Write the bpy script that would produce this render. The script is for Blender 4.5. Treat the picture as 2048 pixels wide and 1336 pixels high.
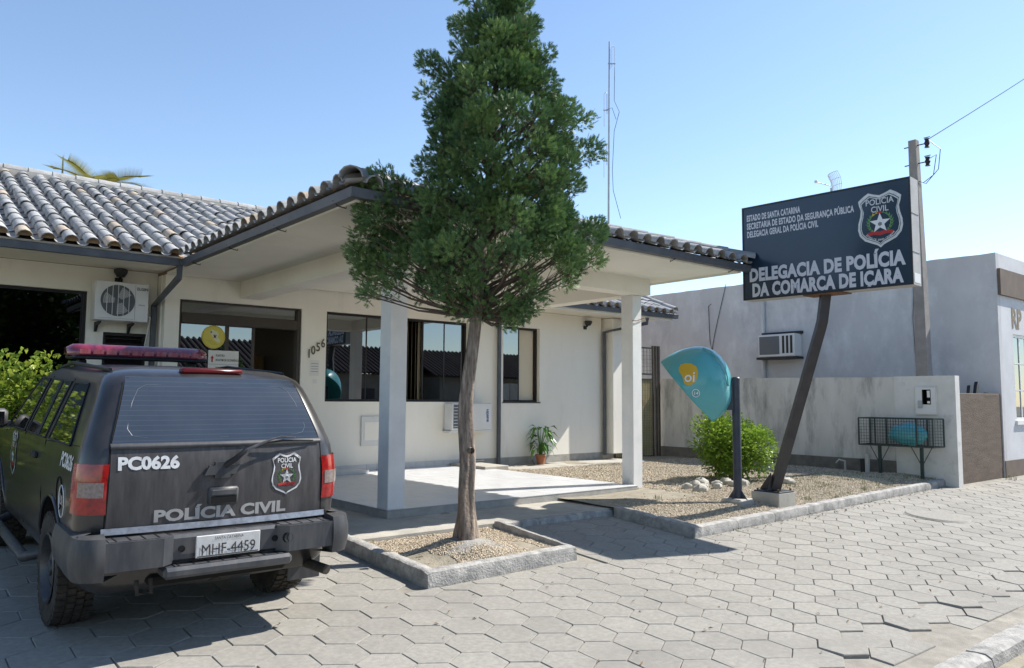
import bpy, bmesh, math, random
from mathutils import Vector, Matrix, noise
random.seed(7)
R = math.radians
sc = bpy.context.scene
for o in list(bpy.data.objects): bpy.data.objects.remove(o)

# ------------------------------------------------------------------ camera
YAW, PIT, ROL = R(39.687), R(4.791), R(.3585)
fwd = Vector((math.sin(YAW)*math.cos(PIT), math.cos(YAW)*math.cos(PIT), math.sin(PIT)))
rgt = Vector((math.cos(YAW), -math.sin(YAW), 0)); upv = rgt.cross(fwd)
r2 = rgt*math.cos(ROL)+upv*math.sin(ROL); u2 = -rgt*math.sin(ROL)+upv*math.cos(ROL)
cam = bpy.data.objects.new('camera', bpy.data.cameras.new('camera'))
sc.collection.objects.link(cam)
mw = Matrix((r2, u2, -fwd)).transposed().to_4x4(); mw.translation = (0, 0, 1.55)
cam.matrix_world = mw
cam.data.sensor_width = 36; cam.data.lens = 1557.1/2048*36
cam.data.clip_start = .05; cam.data.clip_end = 3000
sc.camera = cam

# ------------------------------------------------------------------ world, sun, exposure
SUNV = Vector((1, -.27, 1.05)).normalized()
w = bpy.data.worlds.new('World'); sc.world = w; w.use_nodes = True
nt = w.node_tree; nt.nodes.clear()
sky = nt.nodes.new('ShaderNodeTexSky'); sky.sky_type = 'NISHITA'; sky.sun_disc = False
sky.sun_elevation = math.asin(SUNV.z); sky.sun_rotation = math.atan2(SUNV.x, SUNV.y)
sky.altitude = 0; sky.air_density = 1.0; sky.dust_density = .15; sky.ozone_density = 1.6
bg = nt.nodes.new('ShaderNodeBackground'); bg.inputs['Strength'].default_value = .098
out = nt.nodes.new('ShaderNodeOutputWorld')
nt.links.new(sky.outputs[0], bg.inputs[0]); nt.links.new(bg.outputs[0], out.inputs[0])
sd = bpy.data.lights.new('sun', 'SUN'); sd.energy = 3.9; sd.angle = R(.53); sd.color = (1, .955, .89)
so = bpy.data.objects.new('sun', sd); sc.collection.objects.link(so)
so.rotation_mode = 'QUATERNION'; so.rotation_quaternion = SUNV.to_track_quat('Z', 'Y'); so.location = (20, -8, 22)
sc.view_settings.view_transform = 'Standard'; sc.view_settings.look = 'None'
sc.view_settings.gamma = 1; sc.view_settings.exposure = 1.16; sc.view_settings.use_curve_mapping = False
sc.cycles.max_bounces = 8; sc.cycles.transparent_max_bounces = 12

# ------------------------------------------------------------------ helpers: materials
MATS = {}
def mat(name, col, rough=.7, col2=None, nscale=6, bump=0, bscale=60, metal=0, spec=.4, isl=0, det=6,
        stretch=None, thr=(.35, .65), col3=None, n3=1.2, thr3=(.55, .7), trans=0, coat=0, emit=None):
    """Principled; colour mixes col/col2 with a noise, then col3 as larger stains; isl = per-piece brightness change."""
    m = bpy.data.materials.new(name); m.use_nodes = True; MATS[name] = m
    t = m.node_tree; N = t.nodes; L = t.links; b = N['Principled BSDF']
    b.inputs['Roughness'].default_value = rough; b.inputs['Metallic'].default_value = metal
    b.inputs['Specular IOR Level'].default_value = spec
    b.inputs['Base Color'].default_value = (*col, 1)
    if trans: b.inputs['Transmission Weight'].default_value = trans
    if coat: b.inputs['Coat Weight'].default_value = coat; b.inputs['Coat Roughness'].default_value = .08
    if emit: b.inputs['Emission Color'].default_value = (*emit[0], 1); b.inputs['Emission Strength'].default_value = emit[1]
    geo = N.new('ShaderNodeNewGeometry'); tc = N.new('ShaderNodeTexCoord')
    mp = N.new('ShaderNodeMapping'); L.new(geo.outputs['Position'], mp.inputs[0])
    if stretch: mp.inputs['Scale'].default_value = stretch
    cur = None
    if col2:
        n = N.new('ShaderNodeTexNoise'); n.inputs['Scale'].default_value = nscale; n.inputs['Detail'].default_value = det
        n.inputs['Roughness'].default_value = .62
        L.new(mp.outputs[0], n.inputs['Vector'])
        r = N.new('ShaderNodeMapRange'); r.inputs[1].default_value = thr[0]; r.inputs[2].default_value = thr[1]
        L.new(n.outputs[0], r.inputs[0])
        mx = N.new('ShaderNodeMix'); mx.data_type = 'RGBA'; mx.inputs[6].default_value = (*col, 1); mx.inputs[7].default_value = (*col2, 1)
        L.new(r.outputs[0], mx.inputs[0]); cur = mx.outputs[2]
    if col3:
        n = N.new('ShaderNodeTexNoise'); n.inputs['Scale'].default_value = n3; n.inputs['Detail'].default_value = 9
        n.inputs['Roughness'].default_value = .7
        L.new(mp.outputs[0], n.inputs['Vector'])
        r = N.new('ShaderNodeMapRange'); r.inputs[1].default_value = thr3[0]; r.inputs[2].default_value = thr3[1]
        L.new(n.outputs[0], r.inputs[0])
        mx = N.new('ShaderNodeMix'); mx.data_type = 'RGBA'; mx.inputs[7].default_value = (*col3, 1)
        if cur: L.new(cur, mx.inputs[6])
        else: mx.inputs[6].default_value = (*col, 1)
        L.new(r.outputs[0], mx.inputs[0]); cur = mx.outputs[2]
    if isl:
        oi = N.new('ShaderNodeObjectInfo'); ad = N.new('ShaderNodeMath'); ad.operation = 'ADD'
        L.new(oi.outputs['Random'], ad.inputs[0]); L.new(geo.outputs['Random Per Island'], ad.inputs[1])
        fr = N.new('ShaderNodeMath'); fr.operation = 'FRACT'; L.new(ad.outputs[0], fr.inputs[0])
        r = N.new('ShaderNodeMapRange'); r.inputs[3].default_value = 1-isl; r.inputs[4].default_value = 1+isl
        L.new(fr.outputs[0], r.inputs[0])
        hs = N.new('ShaderNodeHueSaturation'); L.new(r.outputs[0], hs.inputs['Value'])
        if cur: L.new(cur, hs.inputs['Color'])
        else: hs.inputs['Color'].default_value = (*col, 1)
        cur = hs.outputs[0]
    if cur: L.new(cur, b.inputs['Base Color'])
    if bump:
        n = N.new('ShaderNodeTexNoise'); n.inputs['Scale'].default_value = bscale; n.inputs['Detail'].default_value = 5
        L.new(geo.outputs['Position'], n.inputs['Vector'])
        bp = N.new('ShaderNodeBump'); bp.inputs['Strength'].default_value = bump; bp.inputs['Distance'].default_value = .01
        L.new(n.outputs[0], bp.inputs['Height']); L.new(bp.outputs[0], b.inputs['Normal'])
    return m

def glassmat(name, tint=(.10, .12, .14), refl=.20, rough=.01, top=.95):
    """tinted film glass: part mirror, part see-through"""
    m = bpy.data.materials.new(name); m.use_nodes = True; MATS[name] = m
    t = m.node_tree; N = t.nodes; L = t.links; N.remove(N['Principled BSDF']); o = N['Material Output']
    tr = N.new('ShaderNodeBsdfTransparent'); tr.inputs[0].default_value = (*tint, 1)
    gl = N.new('ShaderNodeBsdfGlossy'); gl.inputs['Roughness'].default_value = rough; gl.inputs[0].default_value = (.86, .93, 1, 1)
    lw = N.new('ShaderNodeLayerWeight'); lw.inputs[0].default_value = .35
    r = N.new('ShaderNodeMapRange'); r.inputs[3].default_value = refl; r.inputs[4].default_value = top
    L.new(lw.outputs['Fresnel'], r.inputs[0])
    mx = N.new('ShaderNodeMixShader'); L.new(r.outputs[0], mx.inputs[0]); L.new(tr.outputs[0], mx.inputs[1]); L.new(gl.outputs[0], mx.inputs[2])
    L.new(mx.outputs[0], o.inputs[0]); return m

def leafmat(name, c1, c2, c3=None, p3=.08, rough=.5, trl=.35, tone=False):
    """two-tone leaves, a translucent part; colour picked per leaf or spray"""
    m = bpy.data.materials.new(name); m.use_nodes = True; MATS[name] = m
    t = m.node_tree; N = t.nodes; L = t.links; b = N['Principled BSDF']; o = N['Material Output']
    geo = N.new('ShaderNodeNewGeometry'); cr = N.new('ShaderNodeValToRGB')
    e = cr.color_ramp.elements; e[0].position = p3 if c3 else 0; e[0].color = (*c1, 1); e[1].color = (*c2, 1)
    if c3:
        a = cr.color_ramp.elements.new(p3*.9); a.color = (*c3, 1)
    if tone:   # shade of green kept per branch clump, a little per spray
        at = N.new('ShaderNodeAttribute'); at.attribute_name = 'tone'; ad = N.new('ShaderNodeMath'); ad.operation = 'MULTIPLY_ADD'; ad.inputs[1].default_value = .45
        L.new(geo.outputs['Random Per Island'], ad.inputs[0]); L.new(at.outputs['Fac'], ad.inputs[2]); L.new(ad.outputs[0], cr.inputs[0])
    else: L.new(geo.outputs['Random Per Island'], cr.inputs[0])
    L.new(cr.outputs[0], b.inputs['Base Color']); b.inputs['Roughness'].default_value = rough
    b.inputs['Specular IOR Level'].default_value = .35
    tl = N.new('ShaderNodeBsdfTranslucent'); L.new(cr.outputs[0], tl.inputs[0])
    mx = N.new('ShaderNodeMixShader'); mx.inputs[0].default_value = trl
    L.new(b.outputs[0], mx.inputs[1]); L.new(tl.outputs[0], mx.inputs[2]); L.new(mx.outputs[0], o.inputs[0])
    return m

# ------------------------------------------------------------------ helpers: geometry
class MB:
    def __init__(s): s.v = []; s.f = []
    def add(s, vs, fs):
        n = len(s.v); s.v += [tuple(v) for v in vs]; s.f += [tuple(n+i for i in f) for f in fs]; return s
    def box(s, x0, x1, y0, y1, z0, z1):
        return s.add([(x, y, z) for z in (z0, z1) for y in (y0, y1) for x in (x0, x1)],
                     [(0, 2, 3, 1), (4, 5, 7, 6), (0, 1, 5, 4), (2, 6, 7, 3), (0, 4, 6, 2), (1, 3, 7, 5)])
    def cbox(s, x0, x1, y0, y1, z0, z1, b=.01):
        lo = (x0, y0, z0); hi = (x1, y1, z1); b = min(b, .49*min(hi[i]-lo[i] for i in range(3)))
        vs = []; idx = {}
        for c in range(8):
            sg = [(c >> i) & 1 for i in range(3)]
            for ax in range(3):
                p = []
                for i in range(3):
                    e = hi[i] if sg[i] else lo[i]
                    if i != ax: e += -b if sg[i] else b
                    p.append(e)
                idx[(c, ax)] = len(vs); vs.append(p)
        fs = []
        for ax in range(3):
            a, c_ = [i for i in range(3) if i != ax]
            for side in (0, 1):
                q = []
                for (p, r_) in ((0, 0), (1, 0), (1, 1), (0, 1)):
                    q.append(idx[((side << ax)|(p << a)|(r_ << c_), ax)])
                fs.append(q)
        for ax in range(3):
            a, c_ = [i for i in range(3) if i != ax]
            for p in (0, 1):
                for r_ in (0, 1):
                    k0 = (p << a)|(r_ << c_); k1 = k0|(1 << ax)
                    fs.append([idx[(k0, a)], idx[(k1, a)], idx[(k1, c_)], idx[(k0, c_)]])
        for c in range(8): fs.append([idx[(c, 0)], idx[(c, 1)], idx[(c, 2)]])
        return s.add(vs, fs)
    def tube(s, pts, rad, n=8, cap=True, flat=None):
        pts = [Vector(p) for p in pts]; rr = rad if isinstance(rad, (list, tuple)) else [rad]*len(pts)
        vs = []; fs = []; prev = None
        for i, p in enumerate(pts):
            d = (pts[min(i+1, len(pts)-1)]-pts[max(i-1, 0)]).normalized()
            if prev is None:
                a = d.orthogonal().normalized() if abs(d.z) < .999 else Vector((1, 0, 0))
                if abs(d.z) < .95: a = d.cross(Vector((0, 0, 1))).normalized()
            else: a = (prev-d*prev.dot(d)).normalized()
            prev = a; b = d.cross(a)
            for k in range(n):
                t = 2*math.pi*(k+.5)/n; vs.append(p+(a*math.cos(t)+b*math.sin(t))*rr[i])
        for i in range(len(pts)-1):
            for k in range(n):
                fs.append((i*n+k, i*n+(k+1) % n, (i+1)*n+(k+1) % n, (i+1)*n+k))
        if cap: fs.append(tuple(range(n))[::-1]); fs.append(tuple((len(pts)-1)*n+k for k in range(n)))
        return s.add(vs, fs)
    def prism(s, poly, org, ax, ay, an, d):
        """polygon (a,b) in the frame org+a*ax+b*ay, extruded along an by d"""
        org, ax, ay, an = Vector(org), Vector(ax), Vector(ay), Vector(an); n = len(poly)
        vs = [org+ax*a+ay*b for a, b in poly]+[org+ax*a+ay*b+an*d for a, b in poly]
        fs = [tuple(range(n))[::-1], tuple(range(n, 2*n))]+[(i, (i+1) % n, n+(i+1) % n, n+i) for i in range(n)]
        return s.add(vs, fs)
    def lathe(s, prof, org=(0, 0, 0), axis='z', n=24, closed=False):
        vs = []; fs = []; m = len(prof); o = Vector(org)
        for k in range(n):
            t = 2*math.pi*k/n; c, q = math.cos(t), math.sin(t)
            for r_, h in prof:
                p = (r_*c, r_*q, h) if axis == 'z' else ((h, r_*c, r_*q) if axis == 'x' else (r_*c, h, r_*q))
                vs.append(o+Vector(p))
        for k in range(n):
            for i in range(m-1 if not closed else m):
                j = (i+1) % m
                fs.append((k*m+i, ((k+1) % n)*m+i, ((k+1) % n)*m+j, k*m+j))
        return s.add(vs, fs)
    def sheet(s, nx, ny, fn):
        vs = [fn(i/nx, j/ny) for j in range(ny+1) for i in range(nx+1)]
        fs = [(j*(nx+1)+i, j*(nx+1)+i+1, (j+1)*(nx+1)+i+1, (j+1)*(nx+1)+i) for j in range(ny) for i in range(nx)]
        return s.add(vs, fs)
    def mesh(s, name, mats, smooth=None):
        me = bpy.data.meshes.new(name); me.from_pydata(s.v, [], s.f); me.validate()
        bm = bmesh.new(); bm.from_mesh(me); bmesh.ops.recalc_face_normals(bm, faces=bm.faces); bm.to_mesh(me); bm.free()
        for m in (mats if isinstance(mats, (list, tuple)) else [mats]): me.materials.append(MATS[m] if isinstance(m, str) else m)
        if smooth is not None:
            me.shade_smooth(); me.set_sharp_from_angle(angle=R(smooth))
        return me
    def build(s, name, m, parent=None, smooth=None, **kw):
        return link(name, s.mesh(name, m, smooth), parent, **kw)

def link(name, me, parent=None, loc=None, label=None, cat=None, group=None, kind=None):
    o = bpy.data.objects.new(name, me); sc.collection.objects.link(o)
    if parent is not None:
        o.parent = parent; o.matrix_parent_inverse = PINV(parent)
    if loc: o.location = loc
    tag(o, label, cat, group, kind); return o
def PINV(p):
    q = p
    while q:
        if q.get('_local'): return Matrix()
        q = q.parent
    return wmat(p).inverted()
def wmat(o):
    m = Matrix.LocRotScale(o.location, o.rotation_euler, o.scale)
    return wmat(o.parent) @ o.matrix_parent_inverse @ m if o.parent else m
def tag(o, label=None, cat=None, group=None, kind=None):
    if label: o['label'] = label
    if cat: o['category'] = cat
    if group: o['group'] = group
    if kind: o['kind'] = kind
    return o
LOCALS = []
def empty(name, loc, label=None, cat=None, group=None, kind=None, rot=None, local=False):
    o = bpy.data.objects.new(name, None); sc.collection.objects.link(o); o.location = loc; o.empty_display_size = .2
    if rot: o.rotation_euler = rot
    if local: o['_local'] = 1; LOCALS.append(o)
    return tag(o, label, cat, group, kind)
def rnd(a, b): return random.uniform(a, b)

FONTC = [None]
def textmesh(name, body, m, org, ax, ay, size, parent, xs=1, bold=0, depth=.002, align='LEFT', space=1, shear=0, smooth=None, fit=None):
    """flat lettering standing on the frame org, ax (reading direction), ay (up)"""
    c = bpy.data.curves.new(name, 'FONT'); c.body = body; c.size = 1; c.align_x = align; c.space_character = space; c.shear = shear
    c.offset = bold; c.extrude = 0; c.resolution_u = 3
    o = bpy.data.objects.new('tmp', c); sc.collection.objects.link(o)
    dg = bpy.context.evaluated_depsgraph_get(); me = bpy.data.meshes.new_from_object(o.evaluated_get(dg)); me.name = name
    bpy.data.objects.remove(o); bpy.data.curves.remove(c)
    ax, ay, org = Vector(ax).normalized(), Vector(ay).normalized(), Vector(org); an = ax.cross(ay)
    if fit: xs = fit/size/max(1e-6, max(v.co.x for v in me.vertices)-min(v.co.x for v in me.vertices))
    for v in me.vertices: v.co = org+ax*(v.co.x*size*xs)+ay*(v.co.y*size)+an*depth
    me.materials.clear(); me.materials.append(MATS[m])
    return link(name, me, parent)

def G(y): return .046+.07*(y-6.1)
# ------------------------------------------------------------------ materials of the setting
mat('sand', (.30, .275, .23), .95, (.20, .185, .155), 5, .5, 90, col3=(.40, .36, .29), n3=2)
mat('paver', (.30, .283, .247), .9, (.235, .222, .195), 26, .5, 170, isl=.07, col3=(.215, .202, .178), n3=.9, thr3=(.5, .75))
mat('kerb', (.43, .41, .375), .95, (.24, .235, .22), 9, .9, 55, col3=(.16, .155, .145), n3=3.2, thr3=(.52, .70))
mat('concrete', (.42, .395, .34), .9, (.34, .32, .275), 3.5, .35, 120, col3=(.26, .25, .23), n3=1.6, thr3=(.52, .72))
mat('earth', (.30, .265, .20), .95, (.21, .185, .14), 7, .8, 60)
mat('gravel', (.50, .42, .31), .85, (.36, .29, .20), 30, isl=.32)
mat('soil_cement', (.30, .29, .27), .95, (.22, .215, .20), 8, .8, 45)
mat('street', (.20, .20, .205), .9, (.27, .26, .24), 9, .6, 60)
mat('grass', (.09, .13, .03), .7, (.16, .17, .06), 9)

# ------------------------------------------------------------------ ground, street, sidewalk
def prof(y):
    if y < 2.05: return -.42
    if y < 7.0: return G(y)-.075
    return min(.108, G(7.0)-.075+.02*(y-7.0))
m = MB(); ys = [-400, -60, -20, -8, 0, 2.0, 2.06]+[2.5+.5*i for i in range(10)]+[7.5, 8.5, 12, 25, 60, 400]
xs = [-400, -60, -20, -8, 0, 4, 8, 12, 16, 24, 60, 400]
m.sheet(len(xs)-1, len(ys)-1, lambda u, v: (xs[round(u*(len(xs)-1))], ys[round(v*(len(ys)-1))], prof(ys[round(v*(len(ys)-1))])))
m.build('ground', 'earth', kind='structure', label='bare earth the whole place stands on')
m = MB().box(-120, 120, -6.5, 2.12, -.46, -.36); street = m.build('street', 'street', kind='structure', label='dark stone paved street beyond the kerb')
# street setts close to the kerb
base = []
for k in range(6):
    b = MB(); n = 6
    ring = [(math.cos(2*math.pi*i/n+.4)*rnd(.075, .095), math.sin(2*math.pi*i/n+.4)*rnd(.06, .08)) for i in range(n)]
    b.add([(x*.8, y*.8, .03) for x, y in ring]+[(x, y, .012) for x, y in ring]+[(x, y, -.03) for x, y in ring],
          [tuple(range(n))]+[(i, (i+1) % n, n+(i+1) % n, n+i) for i in range(n)]+[(n+i, n+(i+1) % n, 2*n+(i+1) % n, 2*n+i) for i in range(n)])
    base.append(b.mesh('street_sett', 'street', 40))
for j in range(8):
    for i in range(34):
        x = 4.4+i*.185+(j % 2)*.09; y = 2.0-j*.155
        if x > 10.2 or y > 2.06: continue
        o = link('street_sett', random.choice(base), street, (x+rnd(-.015, .015), y+rnd(-.012, .012), -.362+rnd(-.008, .01)))
        o.rotation_euler.z = rnd(0, 6)

m = MB(); m.sheet(40, 24, lambda u, v: (-8+u*48, 2.25+v*6.9, min(G(2.25+v*6.9), .165)-.013+.003*noise.noise(Vector((u*60, v*30, 0)))))
walk = m.build('sidewalk', 'sand', kind='structure', label='hexagonal concrete block sidewalk and driveway')

S = .193; HW = S*math.sqrt(3)/2
KF = lambda x: 5.47+.05*(x-3.6) if x < 5.5 else (5.557 if x < 7.31 else 5.557+(x-7.31)*.051)   # front kerb line
def blocked(x, y):
    """distance inside a kerbed bed or path (negative = free paving)"""
    best = -9; nrm = None
    for (x0, x1, y0, y1) in ((3.56, 5.6, 5.44, 30), (5.55, 7.4, 6.86, 30), (7.27, 15.5, KF(x)-.03, 30), (15.4, 60, 5.75, 30), (-30, 3.7, 9.1, 40), (-30, 60, -20, 2.5)):
        dd = ((x-x0, (1, 0), x0), (x1-x, (-1, 0), x1), (y-y0, (0, 1), y0), (y1-y, (0, -1), y1))
        k = min(dd, key=lambda t: t[0])
        if k[0] > best: best = k[0]; nrm = k
    return best, nrm
def clip(poly, nrm):
    (nx, ny), c = nrm[1], nrm[2]
    f = lambda p: (p[0]-c)*nx if nx else (p[1]-c)*ny
    out = []
    for i in range(len(poly)):
        a, b = poly[i], poly[(i+1) % len(poly)]; fa, fb = f(a), f(b)
        if fa <= 0: out.append(a)
        if fa*fb < 0: t = fa/(fa-fb); out.append((a[0]+(b[0]-a[0])*t, a[1]+(b[1]-a[1])*t))
    return out
def hexpoly(j=0): return [((S-.0032)*math.cos(R(30+60*i))+rnd(-j, j), (S-.0032)*math.sin(R(30+60*i))+rnd(-j, j)) for i in range(6)]
def paver_geo(mb, poly, f):
    n = len(poly); cx = sum(p[0] for p in poly)/n; cy = sum(p[1] for p in poly)/n
    ins = [(cx+(p[0]-cx)*.974, cy+(p[1]-cy)*.974) for p in poly]
    mb.add([f(x, y, 0) for x, y in ins]+[f(x, y, -.006) for x, y in poly]+[f(x, y, -.05) for x, y in poly],
           [tuple(range(n))]+[(i, (i+1) % n, n+(i+1) % n, n+i) for i in range(n)]+[(n+i, n+(i+1) % n, 2*n+(i+1) % n, 2*n+i) for i in range(n)])
hexm = []
for k in range(14):
    b = MB(); paver_geo(b, hexpoly(.0026), lambda x, y, z: (x, y, z)); hexm.append(b.mesh('paver', 'paver', 25))
cells = []
for j in range(-7, 20):
    for i in range(-26, 90):
        x = 5.418+i*2*HW+(HW if j % 2 else 0); y = 4.01+j*1.5*S
        if y > 9.4 or x < -4 or x > 34: continue
        b, nrm = blocked(x, y)
        if b > S*.8: continue
        p = Vector((x, y, G(y)-1.55)); d = p.dot(fwd)
        if d < .8: continue
        px = p.dot(r2)/d*1557+1024; py = 668-p.dot(u2)/d*1557
        vis = -250 < px < 2300 and py < 1550
        if not vis: continue
        cells.append((d+(0 if -60 < px < 2110 and py < 1400 else 50)+(9 if x < 2.9 and y > 5.3 else 0), x, y, b, nrm))
cells.sort(key=lambda c: c[0])
rest = MB()
for k, (d, x, y, b, nrm) in enumerate(cells):
    zt = min(G(y), .165)+rnd(-.0015, .0015); ta, tb = rnd(-.004, .004)+.07, rnd(-.004, .004)
    broken = 2.5 < y < 2.95 and random.random() < .5
    if b > -S*.9:
        poly = clip([(x+px, y+py) for px, py in hexpoly(.003)], nrm)
        if len(poly) < 3: continue
        ar = abs(sum(poly[i][0]*poly[(i+1) % len(poly)][1]-poly[i][1]*poly[(i+1) % len(poly)][0] for i in range(len(poly))))/2
        if ar < .008: continue
        if broken: zt -= rnd(.0, .03)
        if k < 300:
            mb = MB(); paver_geo(mb, [(px-x, py-y) for px, py in poly], lambda a, c, z: (a, c, z+.07*c)); o = mb.build('paver', 'paver', walk, 25); o.location = (x, y, zt)
        else: paver_geo(rest, poly, lambda a, c, z: (a, c, zt+z+.07*(c-y)))
        continue
    if k < 300:
        o = link('paver', random.choice(hexm), walk, (x, y, zt)); o.rotation_euler = (ta, tb, random.choice(range(6))*math.pi/3*0+rnd(-.02, .02))
        if broken: o.rotation_euler.x += rnd(-.05, .02); o.location.z += rnd(-.02, .012)
    else:
        sl = .07 if zt < .17 else 0
        paver_geo(rest, hexpoly(.0026), lambda a, c, z: (x+a, y+c, zt+z+ta*c-tb*a))
rest.build('more_pavers', 'paver', walk, 25, kind='stuff')

# ------------------------------------------------------------------ kerbs
def rough_bar(name, p0, p1, wid, z0a, z1a, z0b, z1b, parent, m='kerb', seg=.06, amp=.007, sd=0):
    """a worn kerb stone: a bar from p0 to p1 (its outer top edge), width to the left of travel"""
    p0, p1 = Vector((*p0, 0)), Vector((*p1, 0)); d = (p1-p0); Ln = d.length; d.normalize(); nl = Vector((-d.y, d.x, 0))
    n = max(2, int(Ln/seg)); sec = [(0, 0), (0, .35), (0, .72), (.08, .93), (.28, 1), (.6, 1), (.9, .98), (1, .9), (1, .4), (1, 0)]
    mb = MB(); vs = []; K = len(sec)
    for i in range(n+1):
        t = i/n; end = .012 if i in (0, n) else 0
        for a, h in sec:
            z0 = z0a+(z0b-z0a)*t; z1 = z1a+(z1b-z1a)*t
            p = p0+d*(Ln*t)+nl*(wid*a); p.z = z0+(z1-z0)*h-(end if h > .8 else 0)
            q = Vector((p.x*9+sd, p.y*9, p.z*9)); q3 = q*2.7
            o_ = Vector((noise.noise(q), noise.noise(q+Vector((5, 3, 1))), noise.noise(q+Vector((9, 1, 7)))))*amp
            o_ += Vector((noise.noise(q3), noise.noise(q3+Vector((5, 3, 1))), noise.noise(q3+Vector((9, 1, 7)))))*amp*.5
            if h > .1: p += o_
            vs.append(p)
    fs = [(i*K+k, (i+1)*K+k, (i+1)*K+(k+1) % K, i*K+(k+1) % K) for i in range(n) for k in range(K)]
    fs += [tuple(range(K))[::-1], tuple(n*K+k for k in range(K))]
    mb.add(vs, fs); return mb.build(name, m, parent, 38)
def kerb_run(parent, pts, wid, hgt, stone=.9, drop=.06, base=None):
    for (a, b) in zip(pts[:-1], pts[1:]):
        a, b = Vector(a), Vector(b); L_ = (b-a).length; n = max(1, round(L_/stone))
        for i in range(n):
            q0 = a+(b-a)*(i/n)+(b-a).normalized()*(.004 if i else 0); q1 = a+(b-a)*((i+1)/n)-(b-a).normalized()*(.004 if i < n-1 else 0)
            g0, g1 = (base or G)(q0.y), (base or G)(q1.y); j = rnd(-.006, .006)
            rough_bar('kerb_stone', q0, q1, wid, g0-drop, g0+hgt+j, g1-drop, g1+hgt+j, parent, sd=rnd(0, 50))
# planter with the tree
planter = tag(empty('tree_planter', (4.5, 6.2, 0)), 'raised planter bed edged with worn concrete kerb stones around the tree', kind='structure')
kerb_run(planter, [(3.61, 7.10), (3.655, 5.47)], .12, .125, .85)
kerb_run(planter, [(3.66, 5.466), (5.43, 5.535)], .13, .128, 1.8)
kerb_run(planter, [(5.437, 5.54), (5.52, 6.87)], .055, .11, 1.4)
bed = tag(empty('gravel_bed', (10, 6.6, 0)), 'raised gravel bed with the phone booth and the sign, edged with kerb stones', kind='structure')
kerb_run(bed, [(7.345, 6.83), (7.312, 5.56)], .12, .12, .7)
kerb_run(bed, [(7.318, 5.555), (15.36, 5.965)], .14, .115, .86)
# kerb at the back of the little bay and the left end of the path
baykerb = tag(empty('path_kerb', (6.4, 6.9, 0)), 'rough kerb closing the little paved bay at the concrete path', kind='structure')
kerb_run(baykerb, [(5.525, 6.865), (7.34, 6.845)], .12, .075, .62)
kerb_run(baykerb, [(2.95, 9.6), (3.56, 7.12)], .1, .10, .9, base=lambda y: min(G(y), .07))
skerb = tag(empty('street_kerb', (6, 2.3, 0)), 'broken street kerb in the lower right corner beside the roadway', kind='structure')
kerb_run(skerb, [(1.0, 2.14), (30, 2.20)], .2, .02, 1.05, .30)
# concrete path
m = MB()
m.cbox(3.66, 9.3, 6.965, 7.93, .02, .168, .008); m.cbox(3.05, 4.73, 7.93, 12.46, .02, .166, .006)
m.build('concrete_path', 'concrete', kind='structure', label='pale concrete path along the foot of the porch')
m = MB().cbox(9.07, 13.6, 11.55, 12.48, .02, .205, .008); m.build('wall_path', 'concrete', kind='structure', label='concrete strip at the foot of the house wall')

# ------------------------------------------------------------------ gravel
def hb(x, y):   # bed surface
    t = max(0, min(1, (y-5.6)/1.1)); t = t*t*(3-2*t)
    b = .085+.115*t
    b += .02*noise.noise(Vector((x*1.3, y*1.3, 0)))
    return b
def hp(x, y):   # planter surface, mounded at the trunk
    r_ = math.hypot(x-4.46, y-6.05); return .085+.03*(y-5.6)+.15*math.exp(-(r_/.42)**2)+.01*noise.noise(Vector((x*4, y*4, 3)))
m = MB().sheet(60, 44, lambda u, v: (7.42+u*7.78, KF(7.42+u*7.78)+.07+v*6.9, hb(7.42+u*7.78, KF(7.42+u*7.78)+.07+v*6.9))); m.build('bed_soil', 'earth', bed, 60)
m = MB().sheet(26, 24, lambda u, v: (3.70+u*1.79, 5.58+v*1.37, hp(3.70+u*1.79, 5.58+v*1.37))); m.build('planter_soil', 'earth', planter, 60)
OCT = [(1, 0, 0), (-1, 0, 0), (0, 1, 0), (0, -1, 0), (0, 0, 1), (0, 0, -1)]
OF = [(0, 2, 4), (2, 1, 4), (1, 3, 4), (3, 0, 4), (2, 0, 5), (1, 2, 5), (3, 1, 5), (0, 3, 5)]
def pebbles(n, region, hf, smin, smax, keep):
    mb = MB()
    for _ in range(n):
        x, y = rnd(region[0], region[1]), rnd(region[2], region[3])
        if not keep(x, y): continue
        s_ = rnd(smin, smax); a = rnd(0, 6.28); c, q = math.cos(a), math.sin(a); ex, ey, ez = rnd(.8, 1.5), rnd(.7, 1.1), rnd(.5, .9); z = hf(x, y)+s_*.25
        t1 = rnd(-.5, .5)
        vs = []
        for (i, j, k) in OCT:
            i, j, k = i*ex*s_*rnd(.8, 1.2), j*ey*s_*rnd(.8, 1.2), k*ez*s_; k += t1*i
            vs.append((x+i*c-j*q, y+i*q+j*c, z+k))
        mb.add(vs, OF)
    return mb
cem = lambda x, y: noise.noise(Vector((x*2.2, y*2.2, 8))) > .05 and math.hypot(x-4.5, y-5.95) < .75 and y < 6.15
pebbles(17000, (3.72, 5.47, 5.6, 6.94), hp, .006, .013, lambda x, y: not cem(x, y) and math.hypot(x-4.46, y-6.05) > .16).build('planter_gravel', 'gravel', planter, kind='stuff', label='pale yellow gravel in the planter')
def keepb(x, y):
    if y > 11.5 and x > 9: return False
    if 7.3 < x < 9.32 and 6.95 < y < 8.0: return False
    if 7.3 < x < 9.12 and y > 7.9: return False
    if x > 15.1 or y < KF(x)+.11: return False
    return True
def far(x, y): return keepb(x, y) and (y < 7.3 or random.random() < .62)
pebbles(30000, (7.44, 15.1, 5.66, 7.5), hb, .007, .014, far).build('bed_gravel', 'gravel', bed, kind='stuff', label='pale yellow gravel in the bed beside the porch')
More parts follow.
